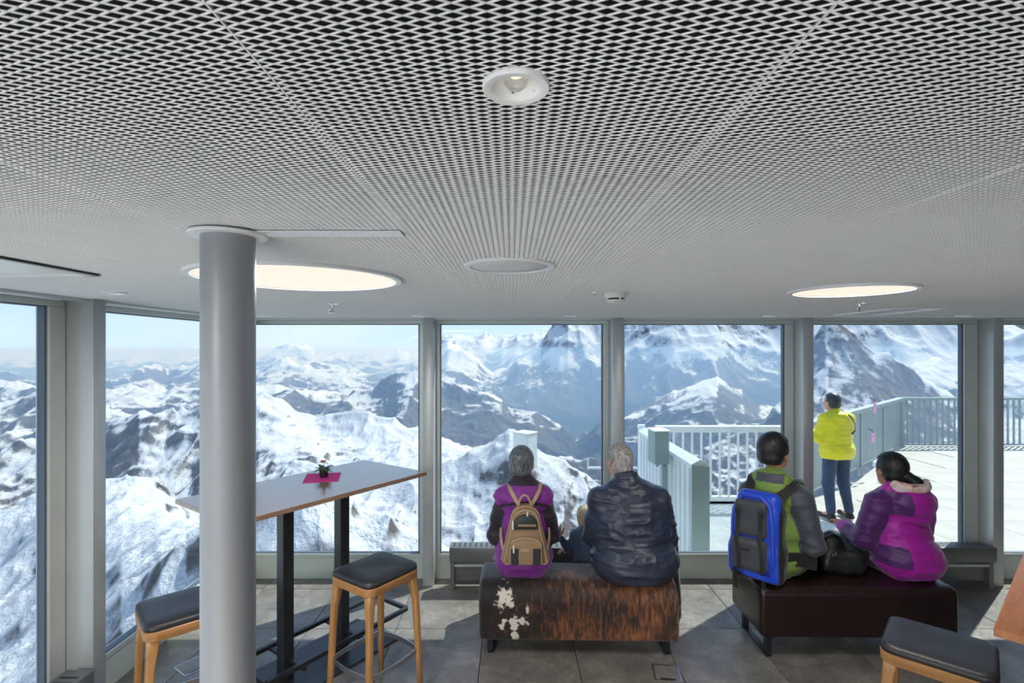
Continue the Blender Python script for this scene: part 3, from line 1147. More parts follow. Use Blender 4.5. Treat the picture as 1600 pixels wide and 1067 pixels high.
# --- bar stool
def make_stool(label, loc, rz, zs=0.76):
    t = thing('bar_stool', label, 'bar stool', loc, rz, 'oak bar stools with black leather pads')
    hx, hy = 0.182, 0.168
    bm = bmesh.new()
    rr = round_rect(hx, hy, 0.05)
    rings = []
    for sc, z in ((0.985, -0.034), (1.0, -0.026), (1.0, -0.018), (0.985, -0.008), (0.95, -0.002), (0.86, 0.002)):
        ring = []
        for x, y in rr:
            dish = -0.010 * (1 - (x / hx) ** 2) * (1 if z > -0.01 else 0)
            ring.append((x * sc, y * sc, zs + z + dish))
        rings.append(ring)
    rings.append([(x * 0.45, y * 0.45, zs - 0.005) for x, y in rr])
    rings.append([(x * 0.05, y * 0.05, zs - 0.008) for x, y in rr])
    loft(bm, rings)
    put('seat_pad', bm, M_LEATHER, t, True)
    bm = bmesh.new()
    loft(bm, [[(x * s, y * s, zs + z) for x, y in rr] for s, z in ((0.97, -0.078), (1.0, -0.072), (1.006, -0.036), (0.99, -0.033))])
    put('seat_frame', bm, M_OAKX, t, 'auto')
    for sx in (-1, 1):
        for sy in (-1, 1):
            bm = bmesh.new()
            rings = []
            for z, w, off in ((zs - 0.05, 0.034, 0.0), (zs - 0.11, 0.026, 0.002), (zs - 0.2, 0.0175, 0.008), (0.25, 0.0155, 0.020), (0.0, 0.0125, 0.030)):
                cx, cy = sx * (hx - 0.030 + off), sy * (hy - 0.030 + off)
                ins = 0.0 if w < 0.03 else 0.002
                # flared towards the seat rail on the inner side
                ex = max(0.0, w - 0.0175)
                x0, x1 = cx - sx * ex * 1.2, cx
                y0, y1 = cy - sy * ex * 1.2, cy
                ww = min(w, 0.0175)
                q = round_rect(ww, ww, 0.008, 3)
                rings.append([(px + (x0 + x1) / 2 + (px / ww) * abs(x1 - x0) / 2, py + (y0 + y1) / 2 + (py / ww) * abs(y1 - y0) / 2, z) for px, py in q])
            loft(bm, rings)
            put('leg', bm, M_OAK, t, True)
    # bowed steel foot ring: four flat bars
    zf = 0.27
    cs = [(sx * (hx - 0.012), sy * (hy - 0.012)) for sx, sy in ((1, 1), (-1, 1), (-1, -1), (1, -1))]
    for k in range(4):
        a, b = Vector((*cs[k], zf)), Vector((*cs[(k + 1) % 4], zf))
        mid = (a + b) / 2
        out = mid.copy()
        out.z = 0
        out.normalize()
        pts = [a.lerp(b, i / 8) + out * 0.018 * math.sin(PI * i / 8) for i in range(9)]
        bm = bmesh.new()
        ribbon(bm, pts, 0.026, 0.006, [out] * 9)
        put('foot_bar', bm, M_STEEL, t)
    return t
TA = math.radians(54.4)
st = make_stool('oak bar stool with black pad in full view right of the table', (-0.754, 2.90, 0), TA)
dup(st, (-1.549, 2.49, 0), math.radians(42), 'oak bar stool with black pad half hidden behind the column', 'oak bar stools with black leather pads')
dup(st, (1.74, 2.14, 0), math.radians(-42), 'oak bar stool with grey-black pad at the bottom right corner', 'oak bar stools with black leather pads')

# --- high table by the window
ZT = 1.118
def high_table(label, c, ang, L, Wd, mat, full=True):
    t = thing('high_table', label, 'table', (c[0], c[1], 0), ang)
    bm = bmesh.new()
    b2(bm, -L / 2, L / 2, -Wd / 2, Wd / 2, ZT - 0.026, ZT, 0.002, 1)
    put('tabletop', bm, mat, t)
    bm = bmesh.new()
    b2(bm, -0.42, 0.50, -0.22, 0.22, 0.0, 0.012, 0.002, 1)
    put('base_plate', bm, M_BLACKSTEEL, t)
    for x in (-0.19, 0.205):
        bm = bmesh.new()
        b2(bm, x - 0.035, x + 0.035, -0.035, 0.035, 0.012, ZT - 0.034, 0.003, 1)
        put('post', bm, M_BLACKSTEEL, t)
        bm = bmesh.new()
        b2(bm, x - 0.012, x + 0.012, -0.20, 0.20, 0.125, 0.145)
        put('cross_bar', bm, M_BLACKSTEEL, t)
    bm = bmesh.new()
    b2(bm, -0.45, 0.45, -0.20, 0.20, ZT - 0.034, ZT - 0.026)
    put('top_plate', bm, M_BLACKSTEEL, t)
    fx, fy, fl = 0.62, 0.165, 0.40
    for a, b in (((-fl, -fy), (fx, -fy)), ((fx, -fy), (fx, fy)), ((fx, fy), (-fl, fy)), ((-fl, fy), (-fl, -fy))):
        bm = bmesh.new()
        bar(bm, (*a, 0.145), (*b, 0.145), 0.026, 0.026, bev=0.002)
        put('foot_rail', bm, M_BLACKSTEEL, t)
    return t
M_TOP = tabletop_mat('walnut_veneer_top', srgb(118, 92, 74), srgb(150, 122, 102), 0.22)
M_TOP.node_tree.nodes['Principled BSDF'].inputs['Coat Weight'].default_value = 0.7
M_TOP.node_tree.nodes['Principled BSDF'].inputs['Coat Roughness'].default_value = 0.12
M_TOP.node_tree.nodes['Principled BSDF'].inputs['Coat IOR'].default_value = 1.5
M_TOP2 = tabletop_mat('oak_veneer_top', srgb(150, 92, 56), srgb(186, 124, 82), 0.25)
d = 1.95 - ZT
high_table('long walnut high table with black steel posts by the window', (-1.479 * d, 3.918 * d), TA, 1.56 * d, 0.80 * d, M_TOP)
# second table at the right edge: its left corner reaches into the picture
ca, sa = math.cos(math.radians(41.5)), math.sin(math.radians(41.5))
cx0, cy0 = 1.445, 1.575
LX, WY = 1.30, 0.65
high_table('brown wooden high table cut off by the right picture edge', (cx0 + ca * LX / 2 + sa * WY / 2, cy0 + sa * LX / 2 - ca * WY / 2), math.radians(41.5), LX, WY, M_TOP2)

# --- napkin and potted plant on the table
def on_table(px, py):
    Yd = F * d / (py - HY)
    return Vector(((px - HX) / F * Yd, Yd, ZT))
q = [on_table(*p) for p in ((472.4, 754.7), (528.4, 751.7), (533, 738.6), (480, 740.7))]
bm = bmesh.new()
lo = [bm.verts.new((v.x, v.y, ZT + 0.0003)) for v in q]
hi = [bm.verts.new((v.x, v.y, ZT + 0.0035)) for v in q]
for k in range(4):
    bm.faces.new((lo[k], lo[(k + 1) % 4], hi[(k + 1) % 4], hi[k]))
bm.faces.new(lo[::-1])
bm.faces.new(hi)
tag(put('napkin', bm, simple('magenta_paper', srgb(206, 44, 132), 0.8, 0, 0.06, 30)), 'folded magenta paper napkin lying on the high table', 'napkin')
pc = on_table(506, 746)
t = thing('potted_plant', 'tiny potted plant with pink buds on the magenta napkin', 'plant', (pc.x, pc.y, ZT + 0.0036))
bm = bmesh.new()
lathe(bm, [(0, 0), (0.025, 0), (0.030, 0.050), (0.032, 0.050), (0.032, 0.060), (0.027, 0.060), (0.026, 0.048), (0, 0.048)], 28)
put('pot', bm, simple('black_plastic_pot', srgb(24, 20, 26), 0.45), t, 'auto')
M_LEAF = simple('grey_green_leaf', srgb(72, 98, 66), 0.45, 0, 0.3, 40)
rng = random.Random(5)
for k in range(13):
    a = k * 2.4 + rng.uniform(-0.3, 0.3)
    el = rng.uniform(0.1, 1.1)
    Ln, wv = rng.uniform(0.045, 0.07), rng.uniform(0.010, 0.016)
    bm = bmesh.new()
    rows = []
    for i in range(6):
        s = i / 5
        r = 0.006 + Ln * s * math.cos(el * (1 - 0.5 * s))
        z = 0.05 + Ln * s * math.sin(el) - 0.030 * s * s
        w = wv * math.sin(PI * min(0.98, 0.08 + 0.92 * s)) + 0.0005
        rows.append([bm.verts.new((r * math.cos(a) - w * sd * math.sin(a), r * math.sin(a) + w * sd * math.cos(a), z - (0.004 * abs(sd)) + 0.004)) for sd in (-1, 0, 1)])
    for A, B in zip(rows[:-1], rows[1:]):
        for j in range(2):
            bm.faces.new((A[j], A[j + 1], B[j + 1], B[j]))
    put('leaf', bm, M_LEAF, t, True)
for x, y, z in ((-0.012, 0.0, 0.105), (-0.004, 0.008, 0.098), (0.006, 0.004, 0.106)):
    bm = bmesh.new()
    path(bm, [(0, 0, 0.05), (x * 0.7, y * 0.7, 0.08), (x, y, z - 0.004)], 0.0014, 6)
    s_ = put('stem', bm, M_LEAF, t, True)
    bm = bmesh.new()
    bmesh.ops.create_icosphere(bm, subdivisions=2, radius=0.0075, matrix=Matrix.Translation((x, y, z)) @ Matrix.Diagonal((1, 1, 0.85, 1)))
    put('bud', bm, simple('pink_bud', srgb(190, 84, 92), 0.6), s_, True)

# --- upholstered benches
def bench_body(bm, L, D, z0, z1, rt, rb, re=0.03):
    """profile in (y, z) with round top edges, swept along x with slightly drawn-in ends"""
    pts = []
    def arc(cy, cz, r, a0, a1, n=8):
        for k in range(n + 1):
            a = math.radians(a0 + (a1 - a0) * k / n)
            pts.append((cy + r * math.cos(a), cz + r * math.sin(a)))
    arc(D - rt, z1 - rt, rt, 0, 90)
    arc(rt, z1 - rt, rt, 90, 180)
    arc(rb, z0 + rb, rb, 180, 270, 4)
    arc(D - rb, z0 + rb, rb, 270, 360, 4)
    cy, cz = D / 2, (z0 + z1) / 2
    rings = []
    n = 5
    for k in range(n + 1):
        a = PI / 2 * k / n
        ins = re * (1 - math.sin(a))
        rings.append((re * (1 - math.cos(a)), ins))
    xs = rings + [(L * f, 0) for f in (0.2, 0.35, 0.5, 0.65, 0.8)] + [(L - x, i) for x, i in rings[::-1]]
    R = []
    for x, ins in xs:
        sy, sz = 1 - 2 * ins / D, 1 - 2 * ins / (z1 - z0)
        R.append([(x, cy + (y - cy) * sy, cz + (z - cz) * sz) for y, z in pts])
    loft(bm, R)

def cowhide():
    t = MT('brindle_cowhide')
    co = t.coord('Object')
    sp = t.node('ShaderNodeSeparateXYZ')
    t.link(co, sp.inputs[0])
    streak = t.noise(t.coord('Object', (22, 6, 5)), 2.2, 7, 0.62, 0.3)
    hair = t.noise(t.coord('Object', (160, 40, 14)), 3.0, 4, 0.6)
    big = t.noise(t.coord('Object', (1, 1.3, 1.3)), 3.2, 4, 0.5)
    k = t.math('ADD', t.math('ADD', t.math('MULTIPLY', streak, 0.55), t.math('MULTIPLY', hair, 0.22)), t.math('MULTIPLY', big, 0.35))
    # darker left shoulder of the hide
    k = t.math('ADD', k, t.math('MULTIPLY', t.math('SUBTRACT', t.math('MINIMUM', sp.outputs[0], 0.50), 0.38), 0.30))
    col = t.ramp(k, [(0.47, srgb(16, 11, 9)), (0.56, srgb(48, 28, 18)), (0.65, srgb(122, 72, 38)), (0.77, srgb(178, 116, 66))])
    # white patches
    wn_ = t.noise(co, 26.0, 6, 0.65)
    tot = None
    for x, y, z, rx, rz_ in ((0.165, 0.0, 0.385, 0.045, 0.030), (0.155, 0.0, 0.365, 0.032, 0.055), (0.19, 0.0, 0.365, 0.03, 0.04), (0.255, 0.0, 0.235, 0.050, 0.022), (0.235, 0.0, 0.205, 0.020, 0.060), (0.232, 0.0, 0.15, 0.016, 0.05), (0.165, 0.0, 0.235, 0.030, 0.014), (0.145, 0.0, 0.19, 0.016, 0.028), (0.31, 0.0, 0.31, 0.010, 0.03)):
        dx = t.math('DIVIDE', t.math('SUBTRACT', sp.outputs[0], x), rx * 1.3)
        dz = t.math('DIVIDE', t.math('SUBTRACT', sp.outputs[2], z), rz_ * 1.2)
        dd = t.math('SUBTRACT', 1.0, t.math('SQRT', t.math('ADD', t.math('MULTIPLY', dx, dx), t.math('MULTIPLY', dz, dz))))
        tot = dd if tot is None else t.math('MAXIMUM', tot, dd)
    m = t.math('ADD', tot, t.math('MULTIPLY_ADD', wn_, 4.6, -2.45))
    m = t.math('MULTIPLY_ADD', m, 5.0, 0.2, clamp=True)
    front = t.math('LESS_THAN', sp.outputs[1], 0.12)
    m = t.math('MULTIPLY', m, front)
    col = t.mix(m, col, srgb(226, 216, 204))
    t.set(**{'Base Color': col, 'Roughness': 0.55, 'Sheen Weight': 0.3})
    t.bump(t.math('ADD', hair, t.math('MULTIPLY', streak, 0.5)), 0.6, 0.006)
    return t.m

def bench(label, loc, rz, L, D, z0, z1, rt, mat, part):
    t = thing('bench', label, 'bench', loc, rz)
    bm = bmesh.new()
    bench_body(bm, L, D, z0, z1, rt, 0.02)
    put(part, bm, mat, t, True)
    for x in (0.055, L - 0.085):
        bm = bmesh.new()
        for y in (0.05, D - 0.09):
            b2(bm, x, x + 0.035, y, y + 0.04, 0.0, z0 + 0.02)
        b2(bm, x, x + 0.035, 0.05, D - 0.05, 0.0, 0.014)
        put('leg_frame', bm, M_BLACKSTEEL, t)
    return t
bench('brown and white cowhide covered bench under the seated couple', (-0.214, 3.335, 0), math.radians(-1.2), 1.275, 0.45, 0.105, 0.462, 0.13, cowhide(), 'hide_cover')
M_LEATHB = simple('dark_brown_leather', srgb(38, 26, 24), 0.20, 0, 0.2, 6, 0.18, 220)
bench('dark glossy leather bench under the backpack man and magenta woman', (1.562, 3.29, 0), math.radians(-0.8), 1.235, 0.47, 0.145, 0.458, 0.055, M_LEATHB, 'leather_body')

# --- floor boxes
def floor_box(loc, rz, label):
    t = thing('floor_socket', label, 'floor socket', loc, rz, 'steel floor sockets')
    for c, s in (((0, 0.075), (0.16, 0.008)), ((0, -0.075), (0.16, 0.008)), ((0.076, 0), (0.008, 0.15)), ((-0.076, 0), (0.008, 0.15))):
        bm = bmesh.new()
        box(bm, (c[0], c[1], 0.0015), (s[0], s[1], 0.003))
        put('frame_bar', bm, M_STEEL, t)
    bm = bmesh.new()
    box(bm, (0, 0, 0.001), (0.143, 0.141, 0.002))
    put('lid', bm, M_TILE, t)
    bm = bmesh.new()
    box(bm, (0, -0.062, 0.0023), (0.09, 0.014, 0.0012))
    put('cable_slot', bm, M_BLACKSTEEL, t)
floor_box((0.935, 3.17, 0), math.radians(-8), 'square steel framed floor socket right of the cowhide bench')
floor_box((-1.97, 3.24, 0), math.radians(54), 'square floor socket beside the half hidden stool')
# ================================================================== terrace outside
DZ = -0.24
M_GALV = simple('galvanised_steel', srgb(224, 228, 228), 0.45, 0.15, 0.06, 6)
M_GALVD = simple('grey_green_sheet', srgb(150, 164, 164), 0.5, 0.15, 0.06, 3)
def deck_mat():
    t = MT('pale_concrete_deck')
    co = t.coord('Object')
    n = t.noise(co, 1.6, 7, 0.6)
    n2 = t.noise(co, 30, 4)
    k = t.math('ADD', t.math('MULTIPLY', n, 0.7), t.math('MULTIPLY', n2, 0.3))
    t.set(**{'Base Color': t.ramp(k, [(0.3, srgb(160, 156, 147)), (0.7, srgb(192, 188, 178))]), 'Roughness': 0.8})
    t.bump(k, 0.2, 0.01)
    return t.m
M_DECK = deck_mat()
deck_pts = [(4.05, 4.72), (15.5, 4.72), (15.5, 12.1), (9.0, 12.1), (5.45, 8.45), (4.05, 7.5)]
bm = bmesh.new()
prism(bm, deck_pts, DZ - 0.25, DZ - 0.008, 'z')
deck = struct(put('floor_terrace', bm, M_DECK), 'pale concrete terrace outside the right hand windows')
# slabs with open joints, laid over the deck
def inside(x, y):
    r = False
    n = len(deck_pts)
    for i in range(n):
        (x1, y1), (x2, y2) = deck_pts[i], deck_pts[i - 1]
        if (y1 > y) != (y2 > y) and x < (x2 - x1) * (y - y1) / (y2 - y1) + x1:
            r = not r
    return r
bm0 = bmesh.new()
box(bm0, (0, 0, -0.0035), (0.996, 0.996, 0.007), 0, 0.002, 1)
slab = None
for i in range(12):
    for j in range(8):
        x, y = 4.55 + i, 5.22 + j
        if all(inside(x + a * 0.48, y + b * 0.48) for a in (-1, 1) for b in (-1, 1)):
            if slab is None:
                o = put('slab', bm0, M_DECK, deck)
                slab = o.data
            else:
                o = link(bpy.data.objects.new('slab', slab), deck)
            o.location = (x, y, DZ)
# steel grating landing with low kerb
bm = bmesh.new()
gx0, gx1, gy0, gy1 = 1.95, 4.05, 4.72, 7.5
for k in range(int((gx1 - gx0) / 0.034)):
    x = gx0 + 0.02 + k * 0.034
    b2(bm, x - 0.002, x + 0.002, gy0, gy1, DZ - 0.03, DZ)
for k in range(int((gy1 - gy0) / 0.034)):
    y = gy0 + 0.02 + k * 0.034
    b2(bm, gx0, gx1, y - 0.0015, y + 0.0015, DZ - 0.012, DZ - 0.001)
o = put('steel_grating', bm, M_GALV)
o['kind'] = 'structure'
o['label'] = 'galvanised steel grating landing outside the window'
bm = bmesh.new()
b2(bm, gx0, gx1, gy1 - 0.02, gy1 + 0.06, DZ - 0.12, DZ + 0.10)
b2(bm, gx0, gx1, gy1 - 0.6, gy1 - 0.5, DZ - 0.2, DZ - 0.03)
put('kerb_plate', bm, M_GALV, o)

def railing(name, label, a, b, zt, spacing=0.13, rail=(0.07, 0.06), bw=0.022, low=0.10, mat=None, post=1.6, solid=None):
    a, b = Vector((*a, 0)), Vector((*b, 0))
    L = (b - a).length
    ang = math.atan2((b - a).y, (b - a).x)
    mat = mat or M_GALV
    t = thing(name, label, 'railing', (a.x, a.y, DZ), ang, 'terrace railings')
    h = zt - DZ
    bm = bmesh.new()
    b2(bm, 0, L, -rail[0] / 2, rail[0] / 2, h - rail[1], h, 0.006, 1)
    put('top_rail', bm, mat, t)
    bm = bmesh.new()
    b2(bm, 0, L, -0.02, 0.02, low, low + 0.035)
    put('bottom_rail', bm, mat, t)
    n = max(1, round(L / post))
    me = None
    for k in range(n + 1):
        x = min(max(k * L / n, 0.03), L - 0.03)
        if me is None:
            bm = bmesh.new()
            b2(bm, -0.03, 0.03, -0.03, 0.03, -0.15, h - rail[1])
            o = put('post', bm, mat, t)
            me = o.data
        else:
            o = link(bpy.data.objects.new('post', me), t)
        o.location = (x, 0, 0)
    me = None
    if solid:
        m = int(round(L / solid))
        for k in range(m):
            if me is None:
                bm = bmesh.new()
                w = L / m
                b2(bm, 0.004, w - 0.004, -0.012, 0.0, low + 0.03, h - rail[1], 0.003, 1)
                b2(bm, 0.004, 0.03, 0.0, 0.02, low + 0.03, h - rail[1])
                o = put('panel', bm, M_GALVD, t)
                me = o.data
            else:
                o = link(bpy.data.objects.new('panel', me), t)
            o.location = (k * L / m, 0, 0)
    else:
        m = int(round(L / spacing))
        for k in range(1, m):
            if me is None:
                bm = bmesh.new()
                b2(bm, -bw / 2, bw / 2, -bw / 2, bw / 2, low + 0.03, h - rail[1])
                o = put('baluster', bm, mat, t)
                me = o.data
            else:
                o = link(bpy.data.objects.new('baluster', me), t)
            o.location = (k * L / m, 0, 0)
    return t
ZR = 0.87
railing('railing', 'white steel railing with thin balusters behind the green jacket man', (2.05, 7.5), (4.02, 7.5), ZR, 0.131, (0.10, 0.09), 0.026, 0.0)
railing('railing', 'closed grey panel railing running away behind the yellow jacket', (4.05, 7.52), (8.85, 11.95), ZR, 0.13, (0.12, 0.08), 0.022, 0.02, M_GALVD, 1.6, 0.42)
railing('railing', 'far steel railing with balusters at the terrace end', (8.9, 12.0), (15.4, 12.0), ZR, 0.135, (0.08, 0.06), 0.03, 0.02, M_GALVD)
# stepped sheet metal parapet coming towards the window
t = thing('parapet', 'ribbed white sheet metal parapet with sloping grey cap outside', 'parapet', (1.86, 5.20, DZ), PI / 2, 'terrace railings')
h = ZR - DZ
bm = bmesh.new()
prism(bm, [(-0.09, h - 0.05), (0.0, h), (0.09, h - 0.05), (0.09, h - 0.09), (-0.09, h - 0.09)], -0.02, 2.15, 'x')
put('cap', bm, M_GALV, t)
me = None
for k in range(14):
    if me is None:
        bm = bmesh.new()
        b2(bm, 0.0, 0.125, -0.05, 0.05, -0.15, h - 0.085)
        b2(bm, 0.125, 0.156, -0.07, 0.07, -0.15, h - 0.085, 0.006, 1)
        o = put('rib_panel', bm, M_GALV, t)
        me = o.data
    else:
        o = link(bpy.data.objects.new('rib_panel', me), t)
    o.location = (k * 0.154, 0, 0)
bm = bmesh.new()
b2(bm, -0.035, -0.005, -0.088, 0.088, -0.15, h - 0.06, 0.004, 1)
put('end_plate', bm, M_GALVD, t)
bm = bmesh.new()
tube(bm, (2.26, 0.02, -0.15), (2.26, 0.02, h + 0.02), 0.05, 0.05, 20)
put('end_pipe', bm, M_GALV, t, 'auto')
bm = bmesh.new()
zb = 0.276 - DZ
bar(bm, (2.26, 0.02, zb), (2.26, 0.78, zb), 0.03, 0.03)
bar(bm, (2.26, 0.12, zb - 0.42), (2.26, 0.55, zb), 0.025, 0.025)
bar(bm, (2.26, 0.78, zb - 0.02), (2.26, 0.78, zb + 0.14), 0.02, 0.02)
put('bracket_arm', bm, M_GALV, t)
# junction box in front of the parapet
t = thing('junction_box', 'grey metal junction box on a strut outside, right of the grey-haired man', 'box', (1.66, 5.95, DZ))
zc = CAM - (697 - HY) / F * 5.95 - DZ
bm = bmesh.new()
box(bm, (0, 0, zc), (0.165, 0.24, 0.37), math.radians(4), 0.006, 1)
put('casing', bm, M_GALVD, t)
bm = bmesh.new()
box(bm, (0, 0, zc + 0.188), (0.185, 0.26, 0.012), math.radians(4), 0.003, 1)
put('lid', bm, M_GALV, t)
for x in (-0.03, 0.045):
    bm = bmesh.new()
    tube(bm, (x, -0.07, zc - 0.185), (x, -0.07, zc - 0.215), 0.012, 0.010, 12)
    put('cable_gland', bm, M_GASKET, t)
bm = bmesh.new()
b2(bm, 0.05, 0.11, 0.02, 0.08, -1.2, zc - 0.18)
put('strut', bm, M_GALVD, t)
# pillar box behind the woman's head
t = thing('instrument_box', 'tall pale metal instrument box outside behind the woman in purple', 'box', (0.155, 6.2, DZ), math.radians(-38))
zt = CAM - (676 - HY) / F * 6.2 - DZ
bm = bmesh.new()
b2(bm, -0.105, 0.105, -0.10, 0.10, zt - 0.42, zt, 0.005, 1)
put('casing', bm, M_GALV, t)
bm = bmesh.new()
b2(bm, -0.112, 0.112, -0.107, 0.107, zt, zt + 0.012, 0.003, 1)
put('lid', bm, M_GALV, t)
bm = bmesh.new()
tube(bm, (0, 0, -9.0), (0, 0, zt - 0.41), 0.05, 0.05, 16)
put('mast', bm, M_GALVD, t, 'auto')
# pink charms on the panel railing
for px, py, Y_, lab, w, hh in ((1367, 637, 9.05, 'pink ribbon tied to the closed panel railing', 0.07, 0.20), (1364, 684, 9.0, 'pink and white paper tag hanging below the pink ribbon', 0.10, 0.16)):
    x = (px - HX) / F * Y_
    z = CAM - (py - HY) / F * Y_
    t = thing('ribbon' if w < 0.09 else 'paper_tag', lab, 'ribbon' if w < 0.09 else 'tag', (x, Y_, z), math.radians(20))
    bm = bmesh.new()
    box(bm, (0, 0, 0), (w, 0.012, hh), 0, 0.004, 1)
    put('cloth', bm, simple('pink_cloth', srgb(228, 168, 204), 0.7, 0, 0.15), t)
    bm = bmesh.new()
    path(bm, [(0, 0, hh / 2), (0.01, 0.03, hh / 2 + 0.05), (0.015, 0.10, hh / 2 + 0.06)], 0.006, 6)
    put('string', bm, M_BLACKSTEEL, t)
# ================================================================== people
M_SKIN = simple('skin_light', srgb(206, 150, 124), 0.5, 0, 0.06, 20)
M_SKIN2 = simple('skin_tan', srgb(178, 124, 94), 0.5, 0, 0.06, 20)
def hair_mat(name, c1, c2, rough=0.42):
    t = MT(name)
    n = t.noise(t.coord('Object', (60, 60, 9)), 2.0, 5, 0.6, 0.4)
    t.set(**{'Base Color': t.ramp(n, [(0.35, c1), (0.65, c2)]), 'Roughness': rough})
    t.bump(n, 0.5, 0.004)
    return t.m
def cloth(name, col, rough=0.6, var=0.10, sheen=0.2):
    t = MT(name)
    co = t.coord('Object')
    n = t.noise(co, 7, 5)
    t.set(**{'Base Color': t.ramp(n, [(0.3, tuple(c * (1 - var) for c in col)), (0.7, tuple(min(1, c * (1 + var)) for c in col))]), 'Roughness': rough, 'Sheen Weight': sheen})
    t.bump(t.noise(co, 420, 2), 0.12, 0.001)
    return t.m
M_EYE = simple('eye_dark', (0.02, 0.015, 0.012), 0.1)
M_JEANS = cloth('blue_denim', srgb(46, 62, 92), 0.8, 0.3)
M_BLACKCLOTH = cloth('black_cloth', srgb(26, 26, 30), 0.6)
M_SHOE = simple('black_shoe', srgb(26, 26, 28), 0.4)
M_SOLE = simple('pale_sole', srgb(210, 200, 205), 0.6)

def V3(*a):
    return np.array(a, float)

def add_head(sd, c, yaw, pitch=0.0, s=1.0):
    """head with face, ears; local +y is the face"""
    Rz = rotz(yaw)
    cp, sp = math.cos(pitch), math.sin(pitch)
    Rm = Rz @ np.array([[1, 0, 0], [0, cp, -sp], [0, sp, cp]])
    L = lambda x, y, z: c + Rm @ (V3(x, y, z) * s)
    sd.ell(L(0, -0.012, 0.022), V3(0.076, 0.092, 0.088) * s, Rm, 0.02)
    sd.ell(L(0, 0.020, -0.030), V3(0.062, 0.070, 0.085) * s, Rm, 0.03)
    sd.ell(L(0, 0.058, -0.088), V3(0.028, 0.024, 0.020) * s, Rm, 0.03)      # chin
    sd.cone(L(0, 0.086, 0.005), L(0, 0.108, -0.028), 0.007 * s, 0.013 * s, 0.012)   # nose
    sd.ell(L(0, 0.082, -0.058), V3(0.024, 0.010, 0.010) * s, Rm, 0.008)     # lips
    sd.ell(L(0, 0.074, 0.024), V3(0.048, 0.014, 0.010) * s, Rm, 0.015)      # brow
    for e in (-1, 1):
        sd.ell(L(e * 0.080, -0.004, -0.008), V3(0.009, 0.020, 0.032) * s, Rm, 0.008)
    return L, Rm

def add_hand(sd, wrist, d, n, s=1.0, curl=0.4, side=1, spread=0.12):
    """palm and five fingers; d = direction of the fingers, n = palm normal (curl direction), side = thumb side"""
    d = V3(*d) / np.linalg.norm(d)
    n = V3(*n)
    n = n - d * (n @ d)
    n /= np.linalg.norm(n)
    u = np.cross(d, n) * side           # towards the thumb
    w = np.array(wrist, float)
    for k in (-1, 0, 1):
        sd.cone(w + d * 0.02 * s + u * k * 0.018 * s, w + d * 0.078 * s + u * k * 0.026 * s, 0.015 * s, 0.013 * s, 0.012)
    for k, (o, Ln) in enumerate(((0.033, 0.072), (0.011, 0.082), (-0.011, 0.076), (-0.032, 0.060))):
        p = w + d * 0.082 * s + u * o * s
        dd = d + u * (o / 0.033) * spread
        r = 0.0095 * s
        for j in range(3):
            dd = dd * math.cos(curl) + n * math.sin(curl)
            dd /= np.linalg.norm(dd)
            q = p + dd * Ln * (0.45, 0.30, 0.25)[j] * s
            sd.cone(p, q, r, r * 0.9, 0.004)
            p, r = q, r * 0.9
    p = w + d * 0.03 * s + u * 0.03 * s
    dd = d * 0.7 + u * 0.75
    for j in range(2):
        dd = dd / np.linalg.norm(dd)
        q = p + dd * 0.040 * s
        sd.cone(p, q, 0.012 * s, 0.0105 * s, 0.006)
        p, dd = q, dd + n * 0.4 + d * 0.25

